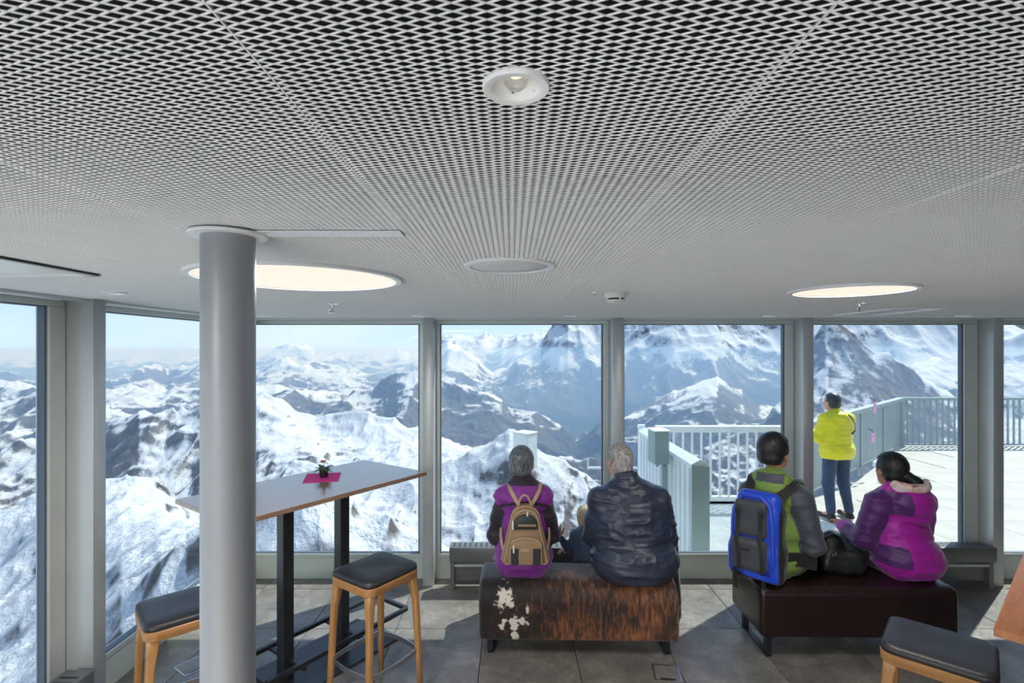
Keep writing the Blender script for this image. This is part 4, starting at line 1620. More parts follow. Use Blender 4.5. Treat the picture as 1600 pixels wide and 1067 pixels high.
def person(label, loc, rz, J, mats, opt):
    """J: joints in local metres. mats: skin, hair, jacket list, trousers, shoe. opt: shapes"""
    t = thing('person', label, 'person', loc, rz)
    s = opt.get('s', 1.0)
    res = opt.get('res', 0.0075)
    A = {k: np.array(v, float) for k, v in J.items()}
    w = opt.get('w', 1.0)                 # torso width factor
    dp = opt.get('dp', 1.0)
    yaw, pit = opt.get('yaw', 0), opt.get('pitch', 0)
    # ---- body, one surface
    b = Solid(res, 0.02)
    L, Rm = add_head(b, A['head'], yaw, pit, s * opt.get('hs', 1.0))
    b.cone(A['neck'], A['head'] + V3(0, -0.01, -0.05) * s, 0.056 * s, 0.052 * s, 0.03)
    b.ell((A['chest'] + A['neck']) / 2, V3(0.135 * w, 0.085 * dp, 0.15) * s)
    b.ell((A['chest'] + A['pelvis']) / 2, V3(0.125 * w, 0.09 * dp, 0.16) * s)
    b.ell(A['pelvis'], V3(0.135 * w, 0.105, 0.09) * s)
    for q in 'lr':
        b.cone(A['sh' + q], A['el' + q], 0.042 * s, 0.034 * s)
        b.cone(A['el' + q], A['wr' + q], 0.034 * s, 0.024 * s)
        b.chain([A['hip' + q], A['kn' + q], A['an' + q]], [0.072 * s, 0.05 * s, 0.035 * s])
        b.cone(A['an' + q], A['to' + q], 0.034 * s, 0.026 * s)
        hd = opt.get('hand' + q, ((0.2 if q == 'l' else -0.2, 1, -0.3), (0, 0, -1), 0.35))
        side = hd[3] if len(hd) > 3 else (1 if q == 'r' else -1)
        add_hand(b, A['wr' + q], hd[0], hd[1], s * opt.get('hand_s', 0.95), hd[2], side, hd[4] if len(hd) > 4 else 0.12)
    b.build('body', mats['skin'], t)
    for e in (-1, 1):
        bm = bmesh.new()
        bmesh.ops.create_uvsphere(bm, u_segments=10, v_segments=8, radius=0.010 * s, matrix=Matrix.Translation(Vector(L(e * 0.031, 0.076, 0.006))))
        put('eye', bm, M_EYE, t, True)
    # ---- hair
    h = Solid(res * 0.9, 0.015)
    opt['hair'](h, L, Rm, s * opt.get('hs', 1.0))
    h.build('hair', mats['hair'], t, lambda P: 0.0035 * (noise3(P * np.array([70, 70, 22]), 3) - 0.5))
    # ---- trousers
    p = Solid(res * 1.2, 0.03)
    p.ell(A['pelvis'], V3(0.155 * w, 0.13, 0.10) * s)
    for q in 'lr':
        p.chain([A['hip' + q], A['kn' + q], A['an' + q] + V3(0, 0, 0.03) * s], [0.094 * s, 0.070 * s, 0.056 * s])
    p.build('trousers', mats['trousers'], t, lambda P: 0.008 * (noise3(P * np.array([9, 9, 16]) / s, 5) - 0.5))
    # ---- shoes
    for q in 'lr':
        sh = Solid(0.009 * s, 0.02)
        a, o = A['an' + q], A['to' + q]
        hz_ = min(a[2], o[2])
        base = o[2] - 0.028 * s
        sh.cone(V3(a[0], a[1] - 0.03 * s, base + 0.035 * s), V3(o[0], o[1] + 0.02 * s, base + 0.032 * s), 0.042 * s, 0.036 * s)
        sh.cone(V3(a[0], a[1], base + 0.04 * s), V3(a[0], a[1], base + 0.085 * s), 0.044 * s, 0.044 * s)
        sh.cut(lambda P, z=base: z - P[..., 2])
        sh.build('shoe', [mats['shoe'], M_SOLE], t, None, (lambda C, z=base: (C[:, 2] < z + 0.014 * s).astype(int)) if opt.get('sole') else None)
    # ---- jacket
    j = Solid(res * 1.05, 0.035)
    j.ell((A['chest'] * 0.55 + A['neck'] * 0.45), V3(0.175 * w, 0.120 * dp, 0.155) * s)
    j.ell((A['chest'] * 0.6 + A['pelvis'] * 0.4), V3(0.172 * w, 0.138 * dp, 0.19) * s)
    j.ell(A['pelvis'] + V3(0, -0.01, 0.03) * s, V3(0.188 * w, 0.165 * dp, 0.15) * s)
    j.cone(A['neck'] + V3(0, -0.008, -0.05) * s, A['neck'] + V3(0, 0.0, 0.035) * s, 0.085 * s, 0.066 * s, 0.03)
    fat = opt.get('sleeve', 1.0)
    for q in 'lr':
        j.cone(A['neck'] + V3(0, -0.005, -0.045) * s, A['sh' + q], 0.07 * s, 0.070 * s * fat, 0.04)
        j.cone(A['sh' + q], A['el' + q], 0.073 * s * fat, 0.062 * s * fat, 0.025)
        j.cone(A['el' + q], A['wr' + q] + (A['el' + q] - A['wr' + q]) * 0.10, 0.060 * s * fat, 0.044 * s * fat, 0.02)
    if 'jacket' in opt:
        opt['jacket'](j, A, s)
    hem = opt.get('hem', -0.005)
    j.cut(lambda P: hem - P[..., 2])
    f1, f2 = opt.get('fold', 0.012), opt.get('fold2', 0.006)
    def folds(P):
        n1 = noise3(P * np.array([6, 6, 17]) / s + 7, 11)
        n2 = noise3(P * np.array([15, 15, 34]) / s + 3, 12)
        return f1 * (1 - 2 * np.abs(n1 - 0.5) - 0.5) + f2 * (1 - 2 * np.abs(n2 - 0.5) - 0.6)
    j.build('jacket', mats['jacket'], t, folds, opt.get('zones'))
    return t, A, L, Rm

def cap_hair(back=0.02, low=-0.075, thick=0.012, side=True):
    def f(h, L, Rm, s):
        h.ell(L(0, -0.016, 0.030), V3(0.078 + thick, 0.092 + thick, 0.088 + thick) * s, Rm)
        h.ell(L(0, -0.045, -0.028), V3(0.068 + thick, 0.055 + thick, 0.062) * s, Rm)
        c0 = L(0, 0, 0)
        def face(P):
            q = (P - c0) @ Rm / s
            # open at the face: in front of the ears and below the hairline
            return np.minimum(q[..., 1] - back + 0.25 * np.maximum(0, -q[..., 2]), 0.072 - q[..., 2]) * s
        h.cut(face)
        h.cut(lambda P: (low - ((P - c0) @ Rm / s)[..., 2]) * s)
    return f

SEAT = 0.462
def near_arm(C, J, q, r0, r1, start=0.0):
    """faces that lie on one sleeve: distance to shoulder - elbow - wrist"""
    p = [np.array(J[k + q]) for k in ('sh', 'el', 'wr')]
    p[0] = p[0] + (p[1] - p[0]) * start
    d = np.full(len(C), 9.0)
    for a, b in ((p[0], p[1]), (p[1], p[2])):
        ba = b - a
        t = np.clip(((C - a) @ ba) / (ba @ ba), 0, 1)
        d = np.minimum(d, np.linalg.norm(C - a - t[:, None] * ba, axis=1) - (r0 + (r1 - r0) * t))
    return d < 0
# ---- woman in purple jacket -------------------------------------------------
M_PURPLE = cloth('purple_softshell', srgb(124, 34, 138), 0.55)
M_PURPLED = cloth('black_purple_softshell', srgb(34, 22, 40), 0.6)
def z1(C):
    x, y, z = C[:, 0], C[:, 1], C[:, 2]
    m = np.zeros(len(C), int)
    for q in 'lr':
        m[near_arm(C, J1, q, 0.072, 0.070, 0.32) & (np.abs(x) > 0.125)] = 1      # dark sleeves
    band = np.abs(z - (0.490 - 1.6 * x * x)) < 0.012
    m[band & (y < 0.02) & (np.abs(x) < 0.21)] = 1
    m[z > 0.592] = 1                                                        # collar
    return m
def jk1(j, A, s):
    j.ell((0.0, -0.005, 0.10), (0.195, 0.165, 0.15))
J1 = dict(pelvis=(0, 0.0, 0.10), chest=(0, 0.0, 0.40), neck=(-0.005, 0.015, 0.575), head=(-0.012, 0.045, 0.718),
          shl=(-0.130, 0.005, 0.502), shr=(0.130, 0.005, 0.502), ell=(-0.188, 0.03, 0.225), elr=(0.190, 0.03, 0.225),
          wrl=(-0.08, 0.23, 0.17), wrr=(0.09, 0.23, 0.17), hipl=(-0.09, 0.03, 0.095), hipr=(0.09, 0.03, 0.095),
          knl=(-0.13, 0.42, 0.07), knr=(0.11, 0.42, 0.07), anl=(-0.14, 0.44, -0.37), anr=(0.12, 0.44, -0.37),
          tol=(-0.15, 0.58, -0.434), tor=(0.13, 0.58, -0.434))
person('seated person in purple jacket with grey bobbed hair and beige backpack', (0.077, 3.535, SEAT), 0, J1,
       dict(skin=M_SKIN, hair=hair_mat('steel_grey_hair', srgb(40, 45, 49), srgb(128, 134, 138)), jacket=[M_PURPLE, M_PURPLED], trousers=M_JEANS, shoe=M_SHOE),
       dict(w=0.90, dp=0.95, hair=cap_hair(0.03, -0.082, 0.010), zones=z1, sleeve=0.86, fold=0.016, jacket=jk1, hem=0.004, yaw=-0.15, hs=0.98, res=0.0065))

# ---- heavy man in navy jacket -----------------------------------------------
M_NAVY = cloth('navy_rain_jacket', srgb(48, 55, 72), 0.40, 0.15, 0.0)
def jk2(j, A, s):
    j.ell((0.0, -0.015, 0.28), (0.262, 0.19, 0.26))
    j.ell((0.015, -0.05, 0.11), (0.285, 0.225, 0.17))
    j.cone((-0.02, -0.005, 0.60), (-0.035, 0.005, 0.645), 0.083, 0.075, 0.02)
J2 = dict(pelvis=(0, 0.0, 0.11), chest=(0, 0.0, 0.38), neck=(-0.03, 0.01, 0.585), head=(-0.066, 0.045, 0.735),
          shl=(-0.195, 0.0, 0.485), shr=(0.19, 0.0, 0.475), ell=(-0.245, 0.05, 0.225), elr=(0.255, 0.03, 0.205),
          wrl=(-0.16, 0.29, 0.16), wrr=(0.15, 0.27, 0.15), hipl=(-0.10, 0.03, 0.10), hipr=(0.11, 0.03, 0.10),
          knl=(-0.05, 0.43, 0.06), knr=(0.33, 0.27, 0.06), anl=(-0.05, 0.42, -0.37), anr=(0.385, 0.30, -0.37),
          tol=(-0.05, 0.56, -0.434), tor=(0.43, 0.36, -0.434))
def bald(h, L, Rm, s):
    cap_hair(0.012, -0.078, 0.007)(h, L, Rm, s)
    c0 = L(0, -0.03, 0.135)
    h.cut(lambda P: 0.040 - np.linalg.norm((P - c0) * V3(1, 0.8, 1), axis=-1))
person('heavy seated person in wide navy jacket with short grey hair', (0.795, 3.525, SEAT), 0, J2,
       dict(skin=M_SKIN, hair=hair_mat('short_grey_hair', srgb(96, 94, 92), srgb(190, 188, 184), 0.6), jacket=[M_NAVY], trousers=M_BLACKCLOTH, shoe=M_SHOE),
       dict(w=1.25, dp=1.2, hair=bald, sleeve=1.12, hem=-0.012, jacket=jk2, yaw=0.28, fold=0.02, fold2=0.010, hs=1.0, res=0.0068))

# ---- man with green and grey jacket -----------------------------------------
M_GREEN = cloth('leaf_green_shell', srgb(112, 142, 58), 0.55)
M_SLATE = cloth('slate_grey_shell', srgb(62, 68, 78), 0.55)
def z3(C):
    x, y, z = C[:, 0], C[:, 1], C[:, 2]
    m = np.zeros(len(C), int)
    for q in 'lr':
        m[near_arm(C, J3, q, 0.092, 0.075) & ((y < 0.055) | (z > 0.45))] = 1
    m[(z > 0.625) & (y < -0.02) & (np.abs(x) < 0.085) & (z < 0.68)] = 1
    return m
def jk3(j, A, s):
    j.ell((-0.01, -0.045, 0.635), (0.120, 0.075, 0.065))       # hood roll
    j.ell((-0.01, -0.075, 0.575), (0.110, 0.055, 0.065))
J3 = dict(pelvis=(0, 0.0, 0.10), chest=(0, 0.01, 0.42), neck=(-0.01, 0.02, 0.625), head=(-0.02, 0.055, 0.795),
          shl=(-0.155, 0.0, 0.515), shr=(0.155, 0.0, 0.515), ell=(-0.225, 0.06, 0.26), elr=(0.235, 0.0, 0.235),
          wrl=(-0.12, 0.30, 0.20), wrr=(0.16, 0.24, 0.16), hipl=(-0.09, 0.03, 0.095), hipr=(0.09, 0.03, 0.095),
          knl=(-0.14, 0.45, 0.07), knr=(0.12, 0.45, 0.07), anl=(-0.15, 0.48, -0.37), anr=(0.13, 0.46, -0.37),
          tol=(-0.16, 0.62, -0.434), tor=(0.14, 0.60, -0.434))
R3 = math.radians(-45)
P3 = (1.765, 3.52, SEAT)
person('seated person with black hair in green and grey jacket wearing blue backpack', P3, R3, J3,
       dict(skin=M_SKIN2, hair=hair_mat('black_hair', srgb(12, 12, 14), srgb(34, 34, 38)), jacket=[M_GREEN, M_SLATE], trousers=M_BLACKCLOTH, shoe=M_SHOE),
       dict(w=1.02, dp=0.98, hair=cap_hair(0.022, -0.070, 0.016), zones=z3, jacket=jk3, yaw=math.radians(-20), fold=0.014, hem=0.0, hs=1.06))

# ---- woman in magenta jacket ------------------------------------------------
M_MAG = cloth('magenta_shell', srgb(160, 12, 150), 0.5)
M_PLUM = cloth('plum_shell', srgb(74, 24, 96), 0.5)
def z4(C):
    x, y, z = C[:, 0], C[:, 1], C[:, 2]
    m = np.zeros(len(C), int)
    m[near_arm(C, J4, 'l', 0.092, 0.080)] = 1                # left sleeve
    m[near_arm(C, J4, 'l', 0.092, 0.080) & (np.linalg.norm(C - np.array(J4['wrl']), axis=1) < 0.10)] = 0   # magenta cuff
    m[(x < -0.06) & (z > 0.42) & (z < 0.56)] = 1           # shoulder yoke
    m[(x < -0.105) & (y < 0.10) & (z < 0.22) & (z > 0.10)] = 1
    m[x > 0.10] = 0
    return m
def jk4(j, A, s):
    j.ell((0.02, -0.085, 0.50), (0.135, 0.080, 0.085))      # hood lying on the back
    j.ell((0.02, -0.115, 0.43), (0.090, 0.05, 0.075))
    j.cone((0.10, -0.02, 0.565), (-0.10, -0.01, 0.565), 0.042, 0.042, 0.03)
    j.ell((0.02, -0.03, 0.12), (0.215, 0.185, 0.16))
J4 = dict(pelvis=(0, 0.0, 0.10), chest=(0, 0.0, 0.36), neck=(0, 0.02, 0.535), head=(-0.02, 0.06, 0.675),
          shl=(-0.165, 0.01, 0.465), shr=(0.165, 0.0, 0.465), ell=(-0.225, 0.06, 0.22), elr=(0.21, 0.05, 0.20),
          wrl=(-0.19, 0.285, 0.235), wrr=(0.0, 0.25, 0.18), hipl=(-0.09, 0.03, 0.095), hipr=(0.09, 0.03, 0.095),
          knl=(-0.13, 0.43, 0.07), knr=(0.10, 0.43, 0.07), anl=(-0.13, 0.45, -0.37), anr=(0.11, 0.45, -0.37),
          tol=(-0.14, 0.59, -0.434), tor=(0.12, 0.59, -0.434))
def tied(h, L, Rm, s):
    cap_hair(0.03, -0.075, 0.014)(h, L, Rm, s)
R4 = math.radians(10)
P4 = (2.60, 3.51, SEAT)
t4, A4, L4, Rm4 = person('seated person in magenta jacket with hood and dark tied hair', P4, R4, J4,
       dict(skin=M_SKIN2, hair=hair_mat('dark_hair', srgb(10, 10, 12), srgb(30, 28, 30)), jacket=[M_MAG, M_PLUM], trousers=M_BLACKCLOTH, shoe=M_SHOE),
       dict(w=1.06, dp=1.05, hair=tied, zones=z4, jacket=jk4, yaw=math.radians(-2), sleeve=1.05, fold=0.016, hem=-0.004,
            handl=((0.35, 0.9, 0.15), (0, 0, -1), 0.5), hs=0.98))
pt = Solid(0.007, 0.02)
pt.chain([A4['head'] + V3(0.02, -0.085, -0.02), A4['head'] + V3(0.075, -0.12, -0.065), A4['head'] + V3(0.12, -0.13, -0.10)], [0.042, 0.040, 0.016])
pt.build('ponytail', bpy.data.materials['dark_hair'], t4, lambda P: 0.004 * (noise3(P * 60, 3) - 0.5))
# pale printed lining of the hood
ln = Solid(0.007, 0.015)
for a in np.linspace(-1, 1, 17):
    x = 0.02 + 0.105 * a
    ln.cone((x, -0.035 - 0.065 * (1 - a * a), 0.590 - 0.012 * (1 - a * a)), (x * 1.12, -0.050 - 0.085 * (1 - a * a), 0.612 - 0.022 * (1 - a * a)), 0.034, 0.022)
lt = MT('printed_lining')
lt.set(**{'Base Color': lt.ramp(lt.noise(lt.coord('Object'), 13, 2, 0.5, 1.0), [(0.36, srgb(112, 84, 80)), (0.42, srgb(204, 168, 152)), (0.62, srgb(226, 210, 206))]), 'Roughness': 0.8})
ln.build('hood_lining', lt.m, t4)

# ---- person in yellow jacket on the terrace ---------------------------------
M_YEL = cloth('yellow_shell', srgb(226, 212, 26), 0.6, 0.05)
J5 = dict(pelvis=(0, 0, 0.88), chest=(0, 0.0, 1.16), neck=(-0.01, 0.02, 1.36), head=(-0.03, 0.05, 1.51),
          shl=(-0.17, 0.0, 1.30), shr=(0.165, 0.0, 1.29), ell=(-0.225, 0.06, 1.05), elr=(0.22, 0.08, 1.05),
          wrl=(-0.16, 0.30, 1.12), wrr=(0.10, 0.30, 1.10), hipl=(-0.09, 0.0, 0.86), hipr=(0.09, 0.0, 0.86),
          knl=(-0.10, 0.03, 0.46), knr=(0.125, 0.03, 0.46), anl=(-0.10, -0.02, 0.09), anr=(0.165, -0.02, 0.09),
          tol=(-0.13, 0.14, 0.03), tor=(0.19, 0.14, 0.03))
def jk5(j, A, s):
    j.ell((0, -0.07, 1.33), (0.11, 0.06, 0.06))
    j.ell((0, 0.0, 0.86), (0.21, 0.165, 0.16))
person('person in bright yellow jacket and blue jeans standing on the terrace', (4.20, 6.79, DZ + 0.002), math.radians(10), J5,
       dict(skin=M_SKIN, hair=hair_mat('dark_grey_hair', srgb(28, 28, 30), srgb(74, 74, 78)), jacket=[M_YEL], trousers=M_JEANS, shoe=M_SHOE),
       dict(w=1.12, dp=1.05, hair=cap_hair(0.02, -0.07, 0.012), jacket=jk5, yaw=math.radians(12), hem=0.80, res=0.0095, sole=True, sleeve=1.05, fold=0.014,
            handl=((0.5, 0.6, 0.5), (0, 0, -1), 0.7), handr=((-0.5, 0.6, 0.5), (0, 0, -1), 0.7)))

# ---- small child at the window ----------------------------------------------
M_CHILD = cloth('denim_blue_knit', srgb(78, 94, 120), 0.75)
J6 = dict(pelvis=(0, 0, 0.34), chest=(-0.01, 0.0, 0.47), neck=(-0.01, 0.01, 0.565), head=(-0.01, 0.02, 0.665),
          shl=(-0.08, 0.0, 0.535), shr=(0.08, 0.0, 0.535), ell=(-0.125, 0.055, 0.415), elr=(0.07, 0.10, 0.405),
          wrl=(-0.195, 0.06, 0.505), wrr=(-0.10, 0.115, 0.392), hipl=(-0.045, 0.0, 0.33), hipr=(0.045, 0.0, 0.33),
          knl=(-0.05, 0.015, 0.18), knr=(0.05, 0.015, 0.18), anl=(-0.05, 0.0, 0.05), anr=(0.05, 0.0, 0.05),
          tol=(-0.06, 0.065, 0.016), tor=(0.06, 0.065, 0.016))
person('small blond child in denim blue top at the window between the couple', (0.57, 4.02, 0), math.radians(8), J6,
       dict(skin=M_SKIN, hair=hair_mat('blond_hair', srgb(140, 124, 92), srgb(196, 182, 146)), jacket=[M_CHILD], trousers=M_BLACKCLOTH, shoe=M_SHOE),
       dict(s=0.56, w=0.95, hair=cap_hair(0.03, -0.085, 0.012), yaw=0.3, hem=0.30, res=0.0042, hs=1.30, sleeve=0.95, fold=0.008, hand_s=1.15,
            handl=((-0.25, 0.25, 1), (0.1, 1, 0), 0.12, -1, 0.32), handr=((-1, 0.1, -0.15), (0, 0, -1), 0.25, 1, 0.25)))

# ================================================================== bags
M_BEIGE = simple('beige_leather', srgb(176, 152, 122), 0.5, 0, 0.1, 20, 0.2, 150)
M_TAUPE = simple('taupe_suede', srgb(150, 122, 94), 0.75, 0, 0.1, 30)
M_BLKLEA = simple('black_bag_leather', srgb(40, 42, 44), 0.38, 0, 0.15, 20)
M_ZIP = simple('pale_zip_puller', srgb(226, 222, 212), 0.4)
# beige backpack: local y towards the wearer
BX, BY, BZ = 0.085, 3.535 - 0.205, SEAT + 0.150
t = thing('backpack', 'small beige and dark leather backpack on the purple jacket', 'backpack', (BX, BY, BZ))
def outline(w0, w1, h, n=10):
    """flat base, tapering sides, arched top (x, z)"""
    pts = [(-w0 + 0.01, 0), (w0 - 0.01, 0), (w0, 0.012)]
    hs = h - w1 * 0.85
    for k in range(n + 1):
        a = PI * k / n
        pts.append((w1 * math.cos(a), hs + w1 * 0.85 * math.sin(a)))
    pts.append((-w0, 0.012))
    return pts
def slab_shape(bm, pts, y0, y1, edge=0.012):
    """flat-back cushion: outline pts extruded in y with rounded front edge (front = y0)"""
    cx = sum(p[0] for p in pts) / len(pts)
    cz = sum(p[1] for p in pts) / len(pts)
    rings = []
    for y, ins in ((y1, 0.0), (y0 + edge, 0.0), (y0 + edge * 0.3, edge * 0.4), (y0, edge * 1.3)):
        ring = []
        for x, z in pts:
            dx, dz = x - cx, z - cz
            L_ = math.hypot(dx, dz) or 1
            ring.append((x - dx / L_ * ins, y, z - dz / L_ * ins))
        rings.append(ring)
    loft(bm, rings)
bm = bmesh.new()
slab_shape(bm, outline(0.150, 0.088, 0.345), -0.065, 0.075, 0.03)
body = put('body', bm, M_TAUPE, t, 'auto')
bm = bmesh.new()
P = [(x * 0.90, -0.060, z * 0.965 + 0.006) for x, z in outline(0.150, 0.088, 0.345)]
path(bm, P, 0.0055, 8, True)
put('piping', bm, M_BEIGE, t, True)
bm = bmesh.new()
P = [(x, 0.0, z) for x, z in outline(0.152, 0.090, 0.347)]
path(bm, P, 0.0050, 8, True)
put('piping', bm, M_BEIGE, t, True)
bm = bmesh.new()
arc_ = [(-0.072, 0.225), (0.072, 0.225)] + [(0.072 * math.cos(PI * k / 10), 0.255 + 0.062 * math.sin(PI * k / 10)) for k in range(11)]
slab_shape(bm, arc_, -0.079, -0.05, 0.006)
put('upper_panel', bm, M_BLKLEA, t, 'auto')
bm = bmesh.new()
box(bm, (0.008, -0.0805, 0.252), (0.112, 0.004, 0.014), 0, 0.001, 1)
put('zip_band', bm, M_TAUPE, t)
bm = bmesh.new()
pk = [(-0.108, 0.012), (0.108, 0.012), (0.104, 0.10)] + [(0.100 * math.cos(PI * k / 10), 0.135 + 0.045 * math.sin(PI * k / 10)) for k in range(11)] + [(-0.104, 0.10)]
slab_shape(bm, pk, -0.100, -0.05, 0.014)
fp = put('front_pocket', bm, M_TAUPE, t, 'auto')
bm = bmesh.new()
path(bm, [(x * 0.93, -0.097, 0.006 + z * 0.96) for x, z in pk[2:-1]], 0.005, 8)
put('piping', bm, M_BEIGE, fp, True)
for sx in (-1, 1):
    bm = bmesh.new()
    box(bm, (sx * 0.068, -0.1010, 0.066), (0.046, 0.004, 0.100), 0, 0.0015, 1)
    put('dark_patch', bm, M_BLKLEA, fp)
bm = bmesh.new()
box(bm, (-0.008, -0.1015, 0.106), (0.050, 0.004, 0.018), 0, 0.001, 1)
put('badge', bm, M_BEIGE, fp)
for x, z, hh in ((-0.080, 0.255, 0.055), (-0.075, 0.115, 0.05), (0.01, 0.325, 0.03)):
    bm = bmesh.new()
    box(bm, (x, -0.106 if z < 0.2 else -0.085, z), (0.010, 0.005, hh), 0, 0.002, 1)
    put('zip_puller', bm, M_ZIP, t)
bm = bmesh.new()
path(bm, [(0.040 * math.cos(a) - 0.004, 0.02, 0.325 + 0.088 * math.sin(a)) for a in np.linspace(0.05, PI - 0.05, 14)], 0.0065, 8)
put('handle', bm, M_BEIGE, t, True)
for sx in (-1, 1):
    bm = bmesh.new()
    pts = [(sx * 0.018, 0.055, 0.295), (sx * 0.045, 0.078, 0.340), (sx * 0.075, 0.098, 0.385), (sx * 0.098, 0.130, 0.420), (sx * 0.106, 0.180, 0.443), (sx * 0.108, 0.240, 0.438)]
    ribbon(bm, pts, 0.024, 0.005, [(0, -1, 0.25), (0, -1, 0.3), (0, -1, 0.4), (0, -1, 0.8), (0, -0.5, 1), (0, -0.1, 1)])
    put('shoulder_strap', bm, M_BEIGE, t, 'auto')
    bm = bmesh.new()
    pts = [(sx * 0.138, 0.03, 0.05), (sx * 0.150, 0.06, 0.085), (sx * 0.158, 0.09, 0.125), (sx * 0.158, 0.14, 0.165)]
    ribbon(bm, pts, 0.018, 0.005, [(sx * 0.6, -1, 0)] * 4)
    put('lower_strap', bm, M_BEIGE, t, 'auto')

# blue and charcoal hiking backpack
M_BLUE = cloth('royal_blue_nylon', srgb(18, 66, 196), 0.4)
M_CHAR = cloth('charcoal_nylon', srgb(58, 62, 68), 0.6)
M_STRAP = cloth('black_webbing', srgb(18, 19, 21), 0.6)
RB = R3 + math.radians(4)
bc = Vector(P3) + Matrix.Rotation(R3, 3, 'Z') @ Vector((-0.045, -0.135, 0.0))
t = thing('backpack', 'large blue and charcoal hiking backpack on the green jacket', 'backpack', (bc.x, bc.y, SEAT + 0.008), RB)
t.scale = (1.10, 1.0, 1.20)
sd = Solid(0.008, 0.03)
sd.rbox((0, -0.065, 0.10), (0.155, 0.075, 0.10), 0.05)
sd.rbox((0, -0.060, 0.24), (0.145, 0.075, 0.16), 0.055)
sd.rbox((0.005, -0.045, 0.36), (0.125, 0.062, 0.11), 0.05)
sd.build('body', [M_BLUE, M_STRAP], t, lambda P: 0.008 * (noise3(P * 14, 4) - 0.5), lambda C: ((np.abs(C[:, 0]) > 0.128) & (C[:, 0] > 0) | (C[:, 1] > -0.05) & (C[:, 0] > -0.1) | (C[:, 2] < 0.035)).astype(int))
sd = Solid(0.007, 0.02)
sd.rbox((-0.02, -0.135, 0.335), (0.088, 0.022, 0.095), 0.02)
sd.build('upper_pocket', M_CHAR, t, lambda P: 0.006 * (noise3(P * 18, 9) - 0.5))
sd = Solid(0.007, 0.02)
sd.rbox((-0.025, -0.150, 0.145), (0.098, 0.032, 0.085), 0.025)
sd.build('lower_pocket', M_CHAR, t, lambda P: 0.006 * (noise3(P * 18, 8) - 0.5))
bm = bmesh.new()
path(bm, [(-0.10, -0.135, 0.245), (-0.105, -0.130, 0.40), (-0.07, -0.120, 0.452), (0.03, -0.118, 0.452), (0.082, -0.128, 0.41), (0.098, -0.14, 0.30), (0.103, -0.14, 0.12), (0.08, -0.15, 0.07)], [0.010, 0.011, 0.012, 0.012, 0.014, 0.016, 0.016, 0.012], 10)
put('blue_piping', bm, M_BLUE, t, True)
for x in (-0.082, 0.045):
    bm = bmesh.new()
    ribbon(bm, [(x, -0.148, 0.41), (x, -0.166, 0.38), (x - 0.004, -0.166, 0.28), (x - 0.008, -0.176, 0.24), (x + 0.01, -0.190, 0.15), (x + 0.012, -0.188, 0.07)], 0.022, 0.005, [(0, -1, 0.1)] * 6)
    cs_ = put('compression_strap', bm, M_STRAP, t)
    bm = bmesh.new()
    box(bm, (x, -0.170, 0.375), (0.034, 0.012, 0.022), 0, 0.003, 1)
    put('buckle', bm, M_STRAP, cs_)
    bm = bmesh.new()
    ribbon(bm, [(x * 1.2, -0.17, 0.065), (x * 1.2, -0.155, 0.02), (x * 1.2, -0.145, -0.03), (x * 1.2, -0.14, -0.055)], 0.020, 0.006, [(0, -1, 0.1)] * 4)
    put('hanging_strap', bm, M_STRAP, t)
bm = bmesh.new()
box(bm, (-0.045, -0.1835, 0.175), (0.055, 0.004, 0.014), 0, 0.001, 1)
put('badge', bm, M_STRAP, t)
bm = bmesh.new()
ribbon(bm, [(-0.12, -0.10, 0.055), (-0.04, -0.178, 0.052), (0.06, -0.178, 0.045), (0.13, -0.13, 0.03)], 0.026, 0.006, [(-0.5, -1, 0), (0, -1, 0), (0, -1, 0), (0.6, -1, 0)])
put('blue_band', bm, M_BLUE, t)
for sx in (-1, 1):
    bm = bmesh.new()
    pts = [(sx * 0.06, -0.015, 0.415), (sx * 0.090 + 0.03, -0.002, 0.455), (sx * 0.108 + 0.045, 0.022, 0.490), (sx * 0.116 + 0.05, 0.075, 0.520), (sx * 0.116 + 0.05, 0.15, 0.522), (sx * 0.120 + 0.05, 0.22, 0.475)]
    ribbon(bm, pts, 0.052, 0.012, [(0, -1, 0.3), (0, -1, 0.5), (0, -0.8, 1), (0, -0.2, 1), (0, 0.1, 1), (0, 0.8, 1)])
    put('shoulder_strap', bm, M_STRAP, t, 'auto')
bm = bmesh.new()
ribbon(bm, [(0.13, -0.02, 0.12), (0.20, 0.03, 0.125), (0.25, 0.10, 0.10), (0.26, 0.18, 0.08)], 0.07, 0.014, [(0.3, -1, 0), (0.7, -0.7, 0), (1, -0.4, 0), (1, 0, 0)])
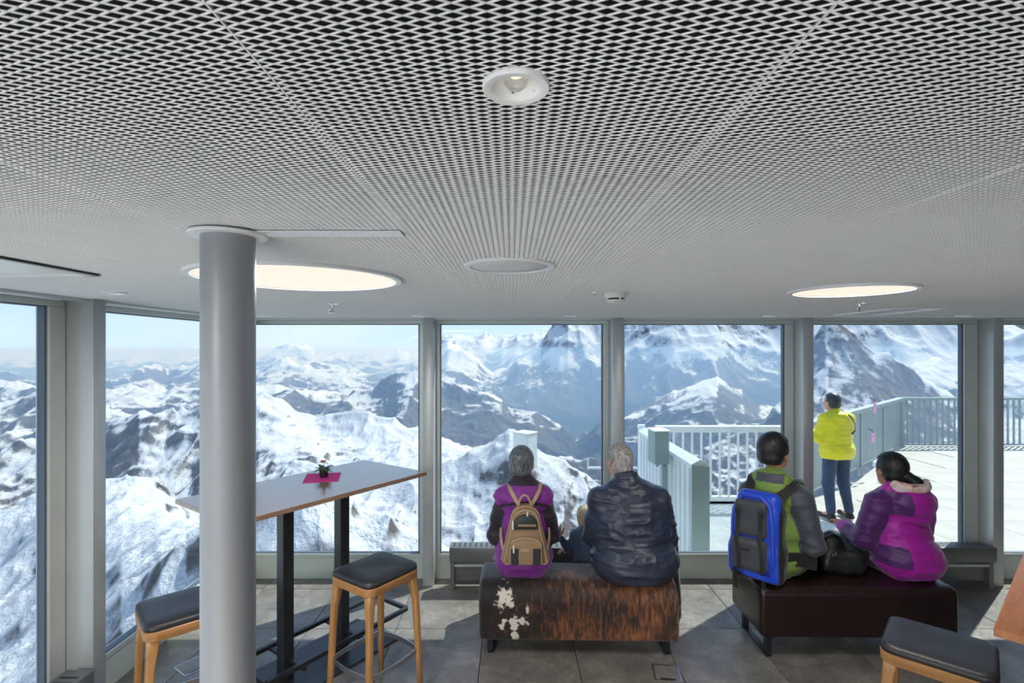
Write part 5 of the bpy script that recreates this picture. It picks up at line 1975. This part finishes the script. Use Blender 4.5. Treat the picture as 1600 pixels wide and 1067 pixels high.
put('hip_belt', bm, M_STRAP, t, 'auto')

# black handbag between the two
M_BAG = simple('black_nylon_bag', srgb(24, 26, 28), 0.4, 0, 0.2, 14, 0.3, 60)
t = thing('handbag', 'soft black handbag standing on the leather bench between two people', 'handbag', (2.205, 3.52, SEAT - 0.004), math.radians(-12))
sd = Solid(0.007, 0.03)
sd.rbox((0.0, 0, 0.085), (0.135, 0.075, 0.085), 0.045)
sd.ell((-0.06, 0.0, 0.19), (0.075, 0.055, 0.085))
sd.ell((0.08, 0.0, 0.10), (0.08, 0.065, 0.07))
sd.build('body', M_BAG, t, lambda P: 0.014 * (noise3(P * 16, 6) - 0.5))
for dx in (-0.008, 0.008):
    bm = bmesh.new()
    box(bm, (-0.065 + dx, -0.076, 0.150 - abs(dx) * 0.5 + dx * 0.6), (0.008, 0.008, 0.018), 0.3, 0.002, 1)
    put('zip_puller', bm, simple('brass', srgb(214, 180, 100), 0.25, 1.0), t)
bm = bmesh.new()
ribbon(bm, [(-0.11, -0.02, 0.13), (-0.12, -0.04, 0.24), (-0.06, -0.045, 0.275), (0.02, -0.03, 0.24), (0.07, -0.04, 0.16)], 0.022, 0.006, [(-1, -0.3, 0), (-0.5, -0.3, 1), (0, -0.2, 1), (0.6, -0.2, 1), (1, -0.3, 0)])
put('strap', bm, M_BAG, t, 'auto')
# dark sling strap of the yellow jacket person's bag
t = thing('sling_bag', 'small dark sling bag worn across the yellow jacket', 'bag', (4.20, 6.79, DZ), math.radians(10))
bm = bmesh.new()
ribbon(bm, [(0.03, -0.158, 1.375), (0.09, -0.160, 1.31), (0.145, -0.140, 1.24), (0.19, -0.09, 1.16), (0.205, 0.0, 1.08)], 0.022, 0.006, [(0.1, -1, 0.4), (0.3, -1, 0.3), (0.6, -0.9, 0.2), (1, -0.6, 0), (1, 0, 0)])
put('strap', bm, M_STRAP, t)
sd = Solid(0.01, 0.02)
sd.rbox((0.16, 0.20, 1.0), (0.05, 0.05, 0.08), 0.025)
sd.build('pouch', M_STRAP, t)
